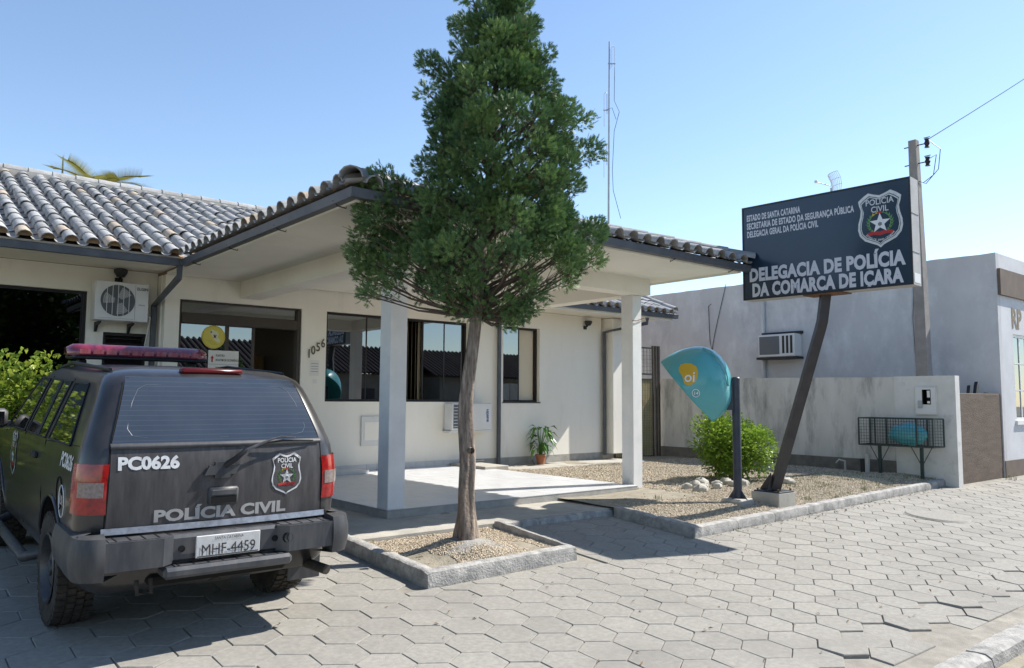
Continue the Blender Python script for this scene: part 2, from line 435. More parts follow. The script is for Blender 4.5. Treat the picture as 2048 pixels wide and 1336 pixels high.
pebbles(16000, (9.08, 15.1, 7.4, 11.6), hb, .009, .018, keepb).build('rear_gravel', 'gravel', bed, kind='stuff', label='pale gravel between porch and boundary wall')
m = MB().sheet(20, 16, lambda u, v: (3.9+u*1.2, 5.62+v*.62, hp(3.9+u*1.2, 5.62+v*.62)+.004+.012*noise.noise(Vector((u*5, v*4, 1)))-.05*(abs(u-.5)*2)**4-.04*(abs(v-.5)*2)**4))
m.build('cement_patch', 'soil_cement', planter, 60)
# grass tufts and weeds
def blades(mb, x, y, z, n, h, sp):
    for _ in range(n):
        a = rnd(0, 6.28); b_ = rnd(.1, .7); hh = h*rnd(.5, 1.1); wd = rnd(.0015, .003)
        ox, oy = rnd(-sp, sp), rnd(-sp, sp); dx, dy = math.cos(a), math.sin(a)
        p0 = Vector((x+ox, y+oy, z)); p1 = p0+Vector((dx*b_*hh*.3, dy*b_*hh*.3, hh*.6)); p2 = p0+Vector((dx*b_*hh, dy*b_*hh, hh*(1-.3*b_)))
        sx = Vector((-dy, dx, 0))*wd
        mb.add([p0-sx, p0+sx, p1+sx*.8, p1-sx*.8, p2], [(0, 1, 2, 3), (3, 2, 4)])
g = MB()
for _ in range(420):
    x, y = rnd(10.5, 15.1), rnd(6.0, 7.6)
    if noise.noise(Vector((x*.9, y*.9, 4))) < -.05: continue
    blades(g, x, y, hb(x, y), 7, .05, .06)
for (x, y) in ((11.2, 5.9), (10.6, 6.05), (12.4, 6.1), (8.4, 7.0), (10.9, 7.35), (10.5, 7.55)): blades(g, x, y, hb(x, y), 24, .09, .05)
for _ in range(50):
    x = rnd(7.4, 15); blades(g, x, KF(x)-.02, G(KF(x))-.01, 4, .03, .03)
blades(g, 17.6, 5.7, G(5.7), 40, .14, .1)
g.build('weeds', 'grass', kind='stuff', label='sparse green weeds in the gravel and along the kerbs', cat='weeds')
# ------------------------------------------------------------------ police station
mat('wall_paint', (.84, .80, .71), .85, (.79, .75, .66), 1.7, .12, 150, col3=(.62, .585, .50), n3=1.6, thr3=(.56, .82), stretch=(1, 1, .3))
mat('soffit_paint', (.83, .79, .70), .85, (.74, .70, .605), .9)
mat('plinth', (.42, .40, .36), .9, (.30, .29, .26), 6, .4, 60)
mat('pillar_paint', (.80, .785, .75), .8, (.70, .69, .67), 2.5, .08, 120)
mat('floor_tile', (.62, .62, .62), .28, (.56, .56, .56), 3, isl=.03, spec=.5)
mat('grout', (.36, .35, .34), .9)
mat('gutter', (.075, .085, .10), .45, (.11, .115, .125), 4, metal=.2)
mat('frame_dark', (.022, .02, .02), .4, (.035, .03, .03), 3, metal=.4)
mat('frame_bronze', (.07, .058, .048), .45, metal=.3)
mat('roof_tile', (.36, .355, .345), .9, (.28, .28, .275), 5, .6, 45, isl=.16, col3=(.20, .20, .19), n3=7, thr3=(.52, .75))
mat('roof_tile_beige', (.42, .34, .25), .9, (.34, .29, .24), 6, .6, 45, isl=.12)
mat('terracotta', (.36, .23, .13), .9, (.27, .19, .12), 8, .5, 40)
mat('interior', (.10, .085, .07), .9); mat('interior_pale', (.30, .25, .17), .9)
mat('blind', (.62, .54, .40), .8); mat('wood_door', (.32, .20, .08), .5, (.25, .15, .06), 3, stretch=(8, 8, .6))
mat('white_metal', (.70, .70, .69), .4, (.64, .64, .63), 3); mat('white_plastic', (.66, .65, .62), .5)
mat('black_metal', (.02, .021, .023), .5); mat('grey_fin', (.13, .14, .15), .5, metal=.3); mat('print_grey', (.16, .17, .19), .6)
mat('number_metal', (.13, .115, .08), .5, metal=.4); mat('paper', (.72, .70, .65), .8); mat('ink', (.03, .03, .035), .7)
mat('sticker_yellow', (.66, .55, .10), .5); mat('arrow_red', (.45, .03, .03), .6); mat('navy_print', (.03, .06, .25), .5)
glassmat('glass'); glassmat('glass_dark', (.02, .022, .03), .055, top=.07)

ST = empty('police_station', (8, 12.5, .1), 'low cream police station with a tiled roof and open front porch', 'building')
WY = 12.5
def wall_grid(xr, zr, y0, y1, holes):
    """wall slab with rectangular openings; only outer faces"""
    X = sorted(set([*xr]+[v for h in holes for v in h[:2]])); Z = sorted(set([*zr]+[v for h in holes for v in h[2:]]))
    X = [x for x in X if xr[0] <= x <= xr[1]]; Z = [z for z in Z if zr[0] <= z <= zr[1]]
    def solid(i, k):
        if not (0 <= i < len(X)-1 and 0 <= k < len(Z)-1): return False
        cx, cz = (X[i]+X[i+1])/2, (Z[k]+Z[k+1])/2
        return not any(h[0] < cx < h[1] and h[2] < cz < h[3] for h in holes)
    mb = MB()
    for i in range(len(X)-1):
        for k in range(len(Z)-1):
            if not solid(i, k): continue
            a, b, c, d = X[i], X[i+1], Z[k], Z[k+1]
            mb.add([(a, y0, c), (b, y0, c), (b, y0, d), (a, y0, d)], [(0, 1, 2, 3)]); mb.add([(a, y1, c), (b, y1, c), (b, y1, d), (a, y1, d)], [(3, 2, 1, 0)])
            for (di, dk, q) in ((-1, 0, [(a, y0, c), (a, y1, c), (a, y1, d), (a, y0, d)]), (1, 0, [(b, y0, c), (b, y1, c), (b, y1, d), (b, y0, d)]),
                                (0, -1, [(a, y0, c), (b, y0, c), (b, y1, c), (a, y1, c)]), (0, 1, [(a, y0, d), (b, y0, d), (b, y1, d), (a, y1, d)])):
                if not solid(i+di, k+dk): mb.add(q, [(0, 1, 2, 3)])
    return mb
DOOR = (3.69, 5.70, .267, 3.07); W1 = (6.16, 9.25, 1.49, 3.07); W3 = (10.14, 11.15, 1.49, 3.07)
wall_grid((3.47, 13.06), (.36, 3.43), WY, WY+.16, [DOOR, W1, W3]).build('wall', 'wall_paint', ST)
MB().box(3.47, 3.69, WY-.004, WY+.16, .1, .36).box(5.70, 13.08, WY-.004, WY+.16, .1, .36).build('wall_base', 'plinth', ST)
MB().box(12.89, 13.06, WY+.16, 19, .1, 3.43).build('wall_return', 'wall_paint', ST)
MB().box(3.45, 3.60, WY+.16, WY+.34, .1, 3.43).build('wall_return', 'wall_paint', ST)
# corner pier at the right
MB().cbox(13.13, 13.44, 12.2, 12.62, .34, 3.42, .006).build('corner_pier', 'wall_paint', ST)
BW = (-1.2, 2.48, .95, 3.11); LW = (2.71, 3.32, 1.25, 2.52)
wall_grid((-6, 3.45), (.0, 3.48), 12.86, 13.02, [BW, LW]).build('wall', 'wall_paint', ST)
# rooms behind the glass
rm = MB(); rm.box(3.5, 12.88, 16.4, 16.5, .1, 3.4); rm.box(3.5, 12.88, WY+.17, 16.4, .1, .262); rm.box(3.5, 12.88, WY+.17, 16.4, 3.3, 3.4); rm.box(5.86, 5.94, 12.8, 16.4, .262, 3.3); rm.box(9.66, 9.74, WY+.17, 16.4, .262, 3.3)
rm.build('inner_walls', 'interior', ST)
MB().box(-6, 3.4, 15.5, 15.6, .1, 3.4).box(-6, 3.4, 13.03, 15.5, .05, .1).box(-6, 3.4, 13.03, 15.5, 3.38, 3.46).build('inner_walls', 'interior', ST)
# ---- windows
def window(parent, x0, x1, z0, z1, y, panes, gl='glass', fr='frame_dark', t=.045, name='window', skip=(), off=.05):
    f = MB(); f.box(x0, x1, y, y+.07, z0, z0+t); f.box(x0, x1, y, y+.07, z1-t, z1); f.box(x0, x0+t, y, y+.07, z0+t, z1-t); f.box(x1-t, x1, y, y+.07, z0+t, z1-t)
    wn = f.build(name, fr, parent)
    for i, (a, b) in enumerate(panes):
        if i in skip: continue
        yy = y+.015+.022*(i % 2)
        s = MB(); s.box(a, a+.025, yy, yy+.02, z0+t, z1-t); s.box(b-.025, b, yy, yy+.02, z0+t, z1-t); s.build('sash', fr, wn)
        MB().box(a+.025, b-.025, yy+.006, yy+.011, z0+t, z1-t).build('pane', gl, wn)
    return wn
w1 = window(ST, *W1[:2], *W1[2:], WY+.09, [(6.205, 7.02), (7.0, 7.75), (8.22, 8.74), (8.70, 9.205)])
MB().box(6.16, 9.25, WY+.004, WY+.09, 1.472, 1.489).build('sill', 'frame_bronze', w1)
w3 = window(ST, *W3[:2], *W3[2:], WY+.09, [(10.185, 10.66), (10.64, 11.105)], skip=(1,))
MB().box(10.12, 11.17, WY-.012, WY+.09, 1.47, 1.489).build('sill', 'frame_bronze', w3)
MB().box(10.66, 11.10, WY+.165, WY+.172, 1.5, 3.05).build('window_curtain', 'blind', w3)
for i in range(36):   # vertical blinds inside the wide window
    x = 6.26+i*.083; a = R(62 if 7.75 < x < 8.2 else 14+rnd(-6, 6)); c, s_ = .04*math.cos(a), .04*math.sin(a)
    yb = .135 if 7.75 < x < 8.2 else .27
    b = MB(); b.add([(x-c, WY+yb-s_, 1.52), (x+c, WY+yb+s_, 1.52), (x+c, WY+yb+s_, 3.03), (x-c, WY+yb-s_, 3.03)], [(0, 1, 2, 3)])
    b.add([(x-c, WY+yb+.003-s_, 1.52), (x+c, WY+yb+.003+s_, 1.52), (x+c, WY+yb+.003+s_, 3.03), (x-c, WY+yb+.003-s_, 3.03)], [(3, 2, 1, 0)])
    b.build('blind_slat', 'blind', w1)
bw = window(ST, *BW[:2], *BW[2:], 12.92, [(-1.155, .1), (.08, 1.28), (1.26, 2.435)], gl='glass_dark')
lw = window(ST, *LW[:2], *LW[2:], 12.90, [], name='louvre_window')
for i in range(15):
    z = 1.32+i*.079
    MB().prism([(0, 0), (.05, .045), (.05, .053), (0, .008)], (2.755, 12.905, z), (0, 1, 0), (0, 0, 1), (1, 0, 0), .52).build('louvre', 'frame_dark', lw)
# ---- entrance
dr = MB(); x0, x1, z0, z1 = DOOR
dr.box(x0, x1, WY+.06, WY+.15, z1-.03, z1).box(x0, x0+.05, WY+.06, WY+.15, z0, z1-.03).box(x1-.06, x1, WY+.03, WY+.15, z0, z1-.03)
door = dr.build('entrance', 'frame_bronze', ST)
MB().cbox(x0+.05, x1-.06, WY+.02, WY+.14, 2.70, 2.87, .012).build('transom_beam', 'frame_bronze', door)
MB().box(x0+.05, x1-.06, WY+.10, WY+.106, 2.87, z1-.03).build('transom_pane', 'glass', door)
MB().box(x0+.05, 4.47, WY+.085, WY+.091, z0+.06, 2.70).build('pane', 'glass', door)
d2 = MB(); d2.box(4.43, 4.49, WY+.07, WY+.10, z0, 2.70).box(4.40, 4.93, WY+.112, WY+.135, z0, z0+.06).box(4.88, 4.93, WY+.112, WY+.135, z0+.06, 2.70)
d2.build('sliding_leaf', 'frame_bronze', door); MB().box(4.49, 4.88, WY+.12, WY+.126, z0+.06, 2.70).build('pane', 'glass', door)
MB().cbox(5.2, 5.82, 14.4, 14.46, .27, 2.35, .01).build('inner_door', 'wood_door', ST)
MB().box(4.95, 5.2, 15.0, 15.05, .9, 2.3).build('inner_board', 'interior_pale', ST)
for i in range(3): MB().box(5.84, 5.856, 13.0+i*.17, 13.11+i*.17, 1.35, 1.75).build('notice', 'paper', ST)
# ---- numbers and notices on the wall
for ch, px, pz in (('1', 5.80, 2.24), ('0', 5.875, 2.30), ('5', 5.965, 2.36), ('6', 6.055, 2.43)):
    textmesh('house_number', ch, 'number_metal', (px, WY-.012, pz), (1, 0, 0), (0, 0, 1), .21, ST, .8, .018)
MB().box(5.87, 6.04, WY-.004, WY-.001, 1.93, 2.2).build('notice', 'paper', ST)
for k in range(4): MB().box(5.89, 6.02, WY-.006, WY-.0045, 2.0+.045*k, 2.008+.045*k).build('notice_line', 'print_grey', ST)
MB().box(5.93, 6.0, WY-.004, WY-.001, 1.80, 1.87).build('notice', 'paper', ST)
# ---- small meter hatch under the wide window
hm = MB(); hm.cbox(6.87, 7.36, WY-.03, WY-.002, .70, 1.23, .006); ht = hm.build('meter_hatch', 'white_plastic', ST)
MB().cbox(6.93, 7.30, WY-.036, WY-.03, .80, 1.13, .003).build('hatch_door', 'wall_paint', ht)
# ---- porch
PF = .267
slab = MB().cbox(4.722, 9.06, 7.922, WY-.006, .08, PF-.012, .008).build('porch_slab', 'plinth', ST)
MB().box(4.72, 9.06, 7.92, WY-.006, PF-.012, PF-.004).build('porch_grout', 'grout', slab)
TS = .1995; tm = MB(); tm.box(0, TS-.004, 0, TS-.004, 0, .009); tmesh = tm.mesh('floor_tile', 'floor_tile')
tl = []
for i in range(22):
    for j in range(23):
        x, y = 4.722+i*.1972, 7.922+j*.1985
        d = x*.63+y*.77; occl = (5.2 < x < 9 and y > 11.6 and 6.4 < x < 6.9)
        tl.append((d, x, y))
tl.sort(); rest = MB()
for k, (d, x, y) in enumerate(tl):
    if k < 300: link('floor_tile', tmesh, slab, (x, y, PF-.009+rnd(-.0006, .0006)))
    else: rest.box(x, x+TS-.006, y, y+TS-.006, PF-.009, PF+rnd(-.0006, .0006))
rest.build('more_floor_tiles', 'floor_tile', slab, kind='stuff')
sk = MB().box(0, .203, -.012, 0, 0, .105).mesh('skirting_tile', 'floor_tile')
for i in range(17): link('skirting_tile', sk, ST, (5.75+i*.208, WY-.0065, PF+.001))
MB().cbox(5.95, 6.75, 11.95, 12.48, PF+.001, PF+.06, .006).build('door_ramp', 'floor_tile', ST)
MB().cbox(8.8, 9.36, 11.35, 12.47, .1, PF+.05, .008).build('side_step', 'concrete', ST)
def pillar(x0, x1, y0, y1, zb, zt):
    p = MB().cbox(x0, x1, y0, y1, zb, zt, .006).build('pillar', 'pillar_paint', ST)
pillar(4.725, 4.955, 7.925, 8.165, PF, 3.18); pillar(9.10, 9.31, 8.045, 8.28, .2, 3.18)
MB().cbox(9.09, 9.32, 8.03, 8.30, .1, .2, .006).build('pillar_foot', 'plinth', ST)
for n_, b in (('left', (4.62, 4.96, 8.19, WY-.01, 3.16, 3.425)), ('front', (4.62, 9.36, 7.90, 8.19, 3.181, 3.425)), ('right', (9.06, 9.36, 8.19, WY-.01, 3.181, 3.425))):
    MB().box(*b).build('porch_beam', 'soffit_paint', ST)
EX0, EX1, EY0, EY1, EZ = 3.35, 9.785, 6.37, 11.40, 3.5      # eave lines of the porch roof and of the main roof
MB().box(EX0+.12, EX1-.14, EY0+.12, 12.46, 3.425, 3.46).build('porch_soffit', 'soffit_paint', ST)
MB().box(-6, EX0+.12, EY1+.12, 12.84, 3.484, 3.5).build('eave_soffit', 'soffit_paint', ST); MB().box(9.70, 14.35, EY1+.12, WY-.004, 3.435, 3.46).build('eave_soffit', 'soffit_paint', ST)
MB().box(EX0+.10, EX0+.12, EY0+.1, EY1+.1, 3.39, 3.53).box(EX0+.12, EX1-.14, EY0+.10, EY0+.12, 3.39, 3.53).box(EX1-.14, EX1-.12, EY0+.1, EY1+.1, 3.39, 3.53).build('fascia', 'soffit_paint', ST)
MB().box(-6, EX0+.09, EY1+.10, EY1+.12, 3.41, 3.55).build('fascia', 'soffit_paint', ST); MB().box(EX1-.1, 14.4, EY1+.10, EY1+.12, 3.39, 3.55).build('fascia', 'soffit_paint', ST)
def gutter(p0, p1, z, nm='gutter'):
    """open box gutter; the wall side lies to the left of travel p0->p1"""
    d = (Vector(p1)-Vector(p0)).normalized(); nl = Vector((-d.y, d.x, 0)); a = Vector((*p0, z)); L_ = (Vector(p1)-Vector(p0)).length
    pr = [(0, 0), (.012, -.09), (.1, -.09), (.1, -.086), (.016, -.086), (.004, -.004), (.014, -.004), (.014, 0)]
    MB().prism(pr, a, nl, (0, 0, 1), (*d[:2], 0), L_).build(nm, 'gutter', ST)
gutter((EX0, EY1+.002), (EX0, EY0), EZ) if False else None
MB().prism([(0, 0), (.012, -.09), (.1, -.09), (.1, -.086), (.016, -.086), (.004, -.004)], (EX0, EY0, EZ), (1, 0, 0), (0, 0, 1), (0, 1, 0), EY1-EY0).build('gutter', 'gutter', ST)
MB().prism([(0, 0), (.012, -.09), (.1, -.09), (.1, -.086), (.016, -.086), (.004, -.004)], (EX0+.005, EY0, EZ+.001), (0, 1, 0), (0, 0, 1), (1, 0, 0), EX1-EX0).build('gutter', 'gutter', ST)
MB().prism([(0, 0), (.012, -.09), (.1, -.09), (.1, -.086), (.016, -.086), (.004, -.004)], (-6, EY1, EZ), (0, 1, 0), (0, 0, 1), (1, 0, 0), EX0+6).build('gutter', 'gutter', ST)
MB().prism([(0, 0), (.012, -.09), (.1, -.09), (.1, -.086), (.016, -.086), (.004, -.004)], (EX1, EY1, EZ+.03), (0, 1, 0), (0, 0, 1), (1, 0, 0), 14.5-EX1).build('gutter', 'gutter', ST)
for y in (6.75, 8.15, 9.6, 11.0): MB().tube([(EX0+.005, y, EZ-.06), (EX0+.06, y, EZ-.105), (EX0+.14, y-.02, EZ-.12), (EX0+.14, y-.02, EZ-.075)], .006, 6).build('gutter_bracket', 'black_metal', ST)
for x in (4.8, 6.4, 8.1, 9.4): MB().tube([(x, EY0+.005, EZ-.06), (x, EY0+.06, EZ-.105), (x+.02, EY0+.14, EZ-.12), (x+.02, EY0+.14, EZ-.075)], .006, 6).build('gutter_bracket', 'black_metal', ST)
def pipe(pts, wd=.04): MB().tube(pts, wd*1.2, 4).build('downpipe', 'gutter', ST)
pipe([(3.36, 11.47, 3.43), (3.36, 11.47, 3.25), (3.37, 12.72, 2.95), (3.37, 12.72, .3)], .04)
pipe([(9.97, 12.42, 3.42), (9.97, 12.42, .2)], .036)
pipe([(13.5, 11.5, 3.40), (13.5, 11.5, 3.28), (13.05, 12.40, 3.10), (13.05, 12.40, .3)], .04)

# ---- roof: clay barrel tiles
roof = MB(); PT = .40
def zmain(y): return 3.56+PT*(y-EY1)
RY = 16.4
roof.add([(-6, EY1+.04, zmain(EY1)-.06), (14.4, EY1+.04, zmain(EY1)-.06), (14.4, RY, zmain(RY)-.06), (-6, RY, zmain(RY)-.06), (-6, 21.4, zmain(EY1)), (14.4, 21.4, zmain(EY1))], [(0, 1, 2, 3), (3, 2, 5, 4)])
AX, AY0 = (EX0+EX1)/2, EY0+(EX1-EX0)/2; PP = .31; AZ = 3.56+PP*(EX1-EX0)/2-.05; VY = EY1+(AZ-3.5)/PT
e = .03
roof.add([(EX0+e, EY0+e, 3.51), (EX1-e, EY0+e, 3.51), (AX, AY0, AZ), (AX, VY, AZ), (EX0+e, EY1, 3.51), (EX1-e, EY1, 3.51)], [(0, 1, 2), (0, 2, 3, 4), (1, 5, 3, 2)])
roof.add([(14.4, EY1+.04, zmain(EY1)-.1), (14.4, RY, zmain(RY)-.06), (14.4, 21.4, zmain(EY1)-.1)], [(0, 1, 2)])
roof = roof.build('roof', 'terracotta', ST)
def tilemesh(r0, r1, ln, th=.013, n=6, m='roof_tile', flip=1):
    """barrel tile: lower end at the origin, running up +Y, arched to +Z"""
    b = MB(); vs = []
    for (y, r_) in ((0, r0), (ln, r1)):
        for rr in (r_, r_-th):
            for k in range(n+1):
                t = math.pi*k/n; vs.append((-rr*math.cos(t), y, flip*rr*math.sin(t)*.92))
    q = n+1; fs = []
    for k in range(n):
        fs += [(k, k+1, 2*q+k+1, 2*q+k), (q+k, 3*q+k, 3*q+k+1, q+k+1), (k, q+k, q+k+1, k+1)]
    fs += [(0, 2*q, 3*q, q), (n, q+n, 3*q+n, 2*q+n)]
    return b.add(vs, fs).mesh('roof_tile', m, 50)
T1 = [tilemesh(.098, .076, .43), tilemesh(.101, .078, .44), tilemesh(.096, .076, .42)]; T2 = tilemesh(.098, .076, .43, m='roof_tile_beige')
jobs = []   # (priority, matrix)
EXPO = .335
def facing(p, dirv, pt=.4):   # tile frame: y = up-slope
    pitch = math.atan(pt)
    dv = Vector((dirv[0]*math.cos(pitch), dirv[1]*math.cos(pitch), math.sin(pitch))); side = Vector((dirv[1], -dirv[0], 0)); nn = side.cross(dv)
    return Matrix(((side.x, dv.x, nn.x, p[0]), (side.y, dv.y, nn.y, p[1]), (side.z, dv.z, nn.z, p[2]), (0, 0, 0, 1)))
pans = MB(); plugs = MB(); hips = []
def panstrip(a, b_, side, n=5, r_=.07):
    a, b_, side = Vector(a), Vector(b_), Vector(side); vs = []
    for p in (a, b_):
        for k in range(n+1):
            t = math.pi*k/n; vs.append(p+side*(-r_*math.cos(t))+Vector((0, 0, -.04*math.sin(t))))
    pans.add(vs, [(k, k+1, n+2+k, n+1+k) for k in range(n)])
CW = .26
def seen(p):
    q = Vector(p)-Vector((0, 0, 1.55)); d = q.dot(fwd); return d, (d > 0 and -100 < q.dot(r2)/d*1557+1024 < 2150)
def column(p0, dirv, nrow, prio, PT=.40):
    side = (dirv[1], -dirv[0], 0)
    for k in range(nrow):
        p = Vector(p0)+Vector((dirv[0], dirv[1], PT))*(EXPO*k)
        p += Vector(side)*rnd(-.012, .012); p.z += rnd(-.006, .010)
        d, v = seen(p); mm = facing(p, dirv, PT) @ Matrix.Rotation(rnd(-.04, .04), 4, 'Z') @ Matrix.Rotation(rnd(-.008, .008), 4, 'X')
        jobs.append((d+(0 if v else 60)+prio*(20 if k else 0), mm))
    s2 = Vector(side)*(CW/2); e_ = Vector(p0)+Vector((dirv[0], dirv[1], PT))*(EXPO*nrow)
    for k in range(nrow): panstrip(Vector(p0)+s2+Vector((dirv[0], dirv[1], PT))*(EXPO*k-.02)+Vector((0, 0, .012)), Vector(p0)+s2+Vector((dirv[0], dirv[1], PT))*(EXPO*(k+1)+.02)+Vector((0, 0, -.008)), side)
    n = 8; c = Vector(p0)+Vector((dirv[0], dirv[1], 0))*(.05 if prio == 0 else .12); sv = Vector(side)
    plugs.add([c+sv*(-.082*math.cos(math.pi*k/n))+Vector((0, 0, .078*math.sin(math.pi*k/n)+.02)) for k in range(n+1)], [tuple(range(n+1))])
nmain = int((RY-EY1)/EXPO)+1
MB().box(-6, 14.38, RY-.16, RY+.16, zmain(RY)-.2, zmain(RY)+.045).build('ridge_mortar', 'plinth', roof)
x = -.63
while x < 14.35:
    inp = EX0-.1 < x < EX1+.1
    if not inp: column((x, EY1-.03, zmain(EY1)-.0), (0, 1), nmain, 0)
    else:   # columns that start in the valley with the porch roof
        rise = min(x-EX0, EX1-x); ys_ = EY1+max(0, rise)*PP/PT
        k0 = math.ceil((ys_-EY1)/EXPO)
        if nmain-k0 > 0: column((x, EY1-.03+k0*EXPO, zmain(EY1)+PT*k0*EXPO), (0, 1), nmain-k0, 0)
    x += CW
y = EY0+.22
while y < EY1-.1:
    lim = min(y-EY0, AX-EX0, 9); column((EX0-.03, y, 3.56), (1, 0), max(1, int((min(y-EY0, AX-EX0))/EXPO)), 1, PP)
    y += CW
x = EX0+.22
while x < EX1-.12:
    lim = min(x-EX0, EX1-x); column((x, EY0-.02, 3.545), (0, 1), max(1, int(lim/EXPO)), .6, PP); x += CW
y = EY0+.3
while y < EY1-.1:
    column((EX1+.02, y, 3.545), (-1, 0), max(1, int(min(y-EY0, AX-EX0)/EXPO)), 3, PP); y += CW
jobs.sort(key=lambda j: j[0]); rest = MB()
for k, (d, mm) in enumerate(jobs):
    me = T2 if random.random() < .07 else random.choice(T1)
    if k < 300:
        o = link('roof_tile', me, roof); o.matrix_local = mm
    else:
        rest.add([mm @ v.co for v in me.vertices], [tuple(p.vertices) for p in me.polygons])
rest.build('more_roof_tiles', 'roof_tile', roof, 50, kind='stuff')
pans.build('pan_tiles', 'roof_tile', roof, 60, kind='stuff'); plugs.build('eave_mortar', 'terracotta', roof, kind='stuff')
def capline(p0, p1, r_=.12):
    p0, p1 = Vector(p0), Vector(p1); d = p1-p0; n = int(d.length/.38); me = tilemesh(r_, r_*.86, .44)
    for k in range(n+1):
        p = p0+d*(k/(n+.0001)); dv = d.normalized(); side = dv.cross(Vector((0, 0, 1))).normalized(); nn = side.cross(dv)
        o = link('ridge_tile', me, roof)
        o.matrix_local = Matrix(((side.x, dv.x, nn.x, p.x), (side.y, dv.y, nn.y, p.y), (side.z, dv.z, nn.z, p.z+rnd(0, .006)), (0, 0, 0, 1)))
capline((EX0-.02, EY0-.02, 3.58), (AX, AY0, AZ+.08)); capline((EX1+.02, EY0-.02, 3.58), (AX, AY0, AZ+.08)); capline((AX, AY0, AZ+.08), (AX, VY, AZ+.08))
capline((-1, RY, zmain(RY)+.06), (14.4, RY, zmain(RY)+.06), .11); capline((14.38, EY1, 3.62), (14.38, RY, zmain(RY)+.08), .1)
# ------------------------------------------------------------------ police car
def dusty(name, base, dust, rough, lo, hi, scale=7, rdust=.75, coat=0, streak=(1, 1, .25)):
    """dark paint under an uneven film of dust"""
    m = mat(name, base, rough, dust, scale, thr=(lo, hi), stretch=streak, coat=coat, spec=.45)
    return m
dusty('car_paint', (.012, .012, .014), (.06, .056, .052), .28, .30, .9, 4, coat=.35)
dusty('car_tailgate', (.028, .027, .028), (.082, .076, .075), .42, .30, .72, 9, streak=(2.2, 2.2, .35))
dusty('car_plastic', (.026, .028, .033), (.09, .088, .085), .5, .35, .8, 8)
dusty('car_bumper', (.034, .038, .046), (.10, .098, .096), .33, .35, .8, 10)
mat('car_trim', (.01, .01, .011), .55); mat('car_gap', (.004, .004, .004), .9)
mat('chrome_dull', (.42, .42, .44), .35, (.26, .26, .27), 20, metal=.7)
mat('tyre', (.016, .015, .014), .9, (.05, .042, .034), 14, .3, 80); mat('rim', (.05, .055, .065), .4, (.09, .09, .09), 10, metal=.6)
mat('lamp_red', (.36, .012, .010), .16, (.16, .006, .006), 22, coat=.6); mat('lamp_clear', (.26, .22, .20), .15, (.17, .13, .12), 60, metal=.2, coat=.6)
mat('beacon_red', (.24, .025, .045), .10, (.10, .008, .028), 6, stretch=(3, 1, 1), coat=1); mat('beacon_lens', (.42, .16, .16), .2, (.30, .07, .08), 5, stretch=(9, 1, 1))
mat('lamp_dull', (.14, .012, .016), .3, (.10, .01, .012), 9)
mat('letter_white', (.62, .63, .63), .5, (.50, .50, .50), 20); mat('letter_grey', (.36, .35, .34), .4, (.30, .29, .28), 15)
mat('badge_green', (.06, .20, .07), .6, (.16, .30, .08), 60); mat('badge_red', (.40, .03, .03), .6); mat('badge_yellow', (.6, .42, .03), .6); mat('badge_white', (.7, .7, .7), .6)
mat('plate', (.52, .52, .51), .45, (.44, .44, .43), 12); mat('plate_ink', (.03, .03, .035), .5); mat('car_seat', (.03, .03, .032), .9)
def rearglass():
    m = mat('rear_glass', (.018, .026, .040), .10, (.05, .062, .082), 1.5, thr=(.1, .9), spec=.6)
    t = m.node_tree; N = t.nodes; L = t.links
    geo = N.new('ShaderNodeNewGeometry'); sx = N.new('ShaderNodeSeparateXYZ'); L.new(geo.outputs['Position'], sx.inputs[0])
    mu = N.new('ShaderNodeMath'); mu.operation = 'MULTIPLY'; mu.inputs[1].default_value = 2*math.pi/.031; L.new(sx.outputs[2], mu.inputs[0])
    si = N.new('ShaderNodeMath'); si.operation = 'SINE'; L.new(mu.outputs[0], si.inputs[0])
    r_ = N.new('ShaderNodeMapRange'); r_.inputs[1].default_value = .93; r_.inputs[2].default_value = 1; r_.inputs[4].default_value = .10; L.new(si.outputs[0], r_.inputs[0])
    b = N['Principled BSDF']; old = b.inputs['Base Color'].links[0].from_socket
    mx = N.new('ShaderNodeMix'); mx.data_type = 'RGBA'; mx.inputs[7].default_value = (.30, .32, .34, 1); L.new(r_.outputs[0], mx.inputs[0]); L.new(old, mx.inputs[6]); L.new(mx.outputs[2], b.inputs['Base Color'])
rearglass()
mat('side_glass', (.006, .007, .008), .03, spec=.9)
CAR = empty('police_car', (1.855, 6.07, G(6.07)), 'dusty black police SUV with a red light bar parked with its rear to the street', 'car', rot=(R(2.4), 0, 0), local=True)
LAY = [(.34, .74, -.76, 3.3), (.40, .80, -.80, 3.42), (.55, .832, -.84, 3.50), (.75, .845, -.855, 3.53), (.95, .850, -.86, 3.50), (1.04, .848, -.857, 3.42), (1.09, .842, -.853, 3.2),
       (1.125, .838, -.848, 2.45), (1.20, .826, -.838, 2.33), (1.245, .812, -.822, 2.27), (1.32, .787, -.787, 2.17), (1.42, .753, -.735, 2.04), (1.52, .718, -.675, 1.91), (1.60, .688, -.620, 1.80),
       (1.655, .655, -.565, 1.70), (1.69, .60, -.49, 1.60), (1.715, .50, -.36, 1.42), (1.728, .30, -.1, 1.15)]
def lay(z):
    if z <= LAY[0][0]: return LAY[0][1:]
    for a, b in zip(LAY[:-1], LAY[1:]):
        if a[0] <= z <= b[0]:
            t = (z-a[0])/(b[0]-a[0]); return tuple(a[i]+(b[i]-a[i])*t for i in (1, 2, 3))
    return LAY[-1][1:]
RC = .15
def rearpt(z, x, off=0):   # point on the rear face
    w_, r_, f_ = lay(z); rc = min(RC, w_*.45); xa = w_-rc; bow = .045
    if abs(x) <= xa: y = r_+bow*(x/w_)**2
    else:
        d = min(abs(x)-xa, rc); y = r_+bow*(xa/w_)**2+rc-math.sqrt(max(0, rc*rc-d*d))
    return Vector((x, y-off, z))
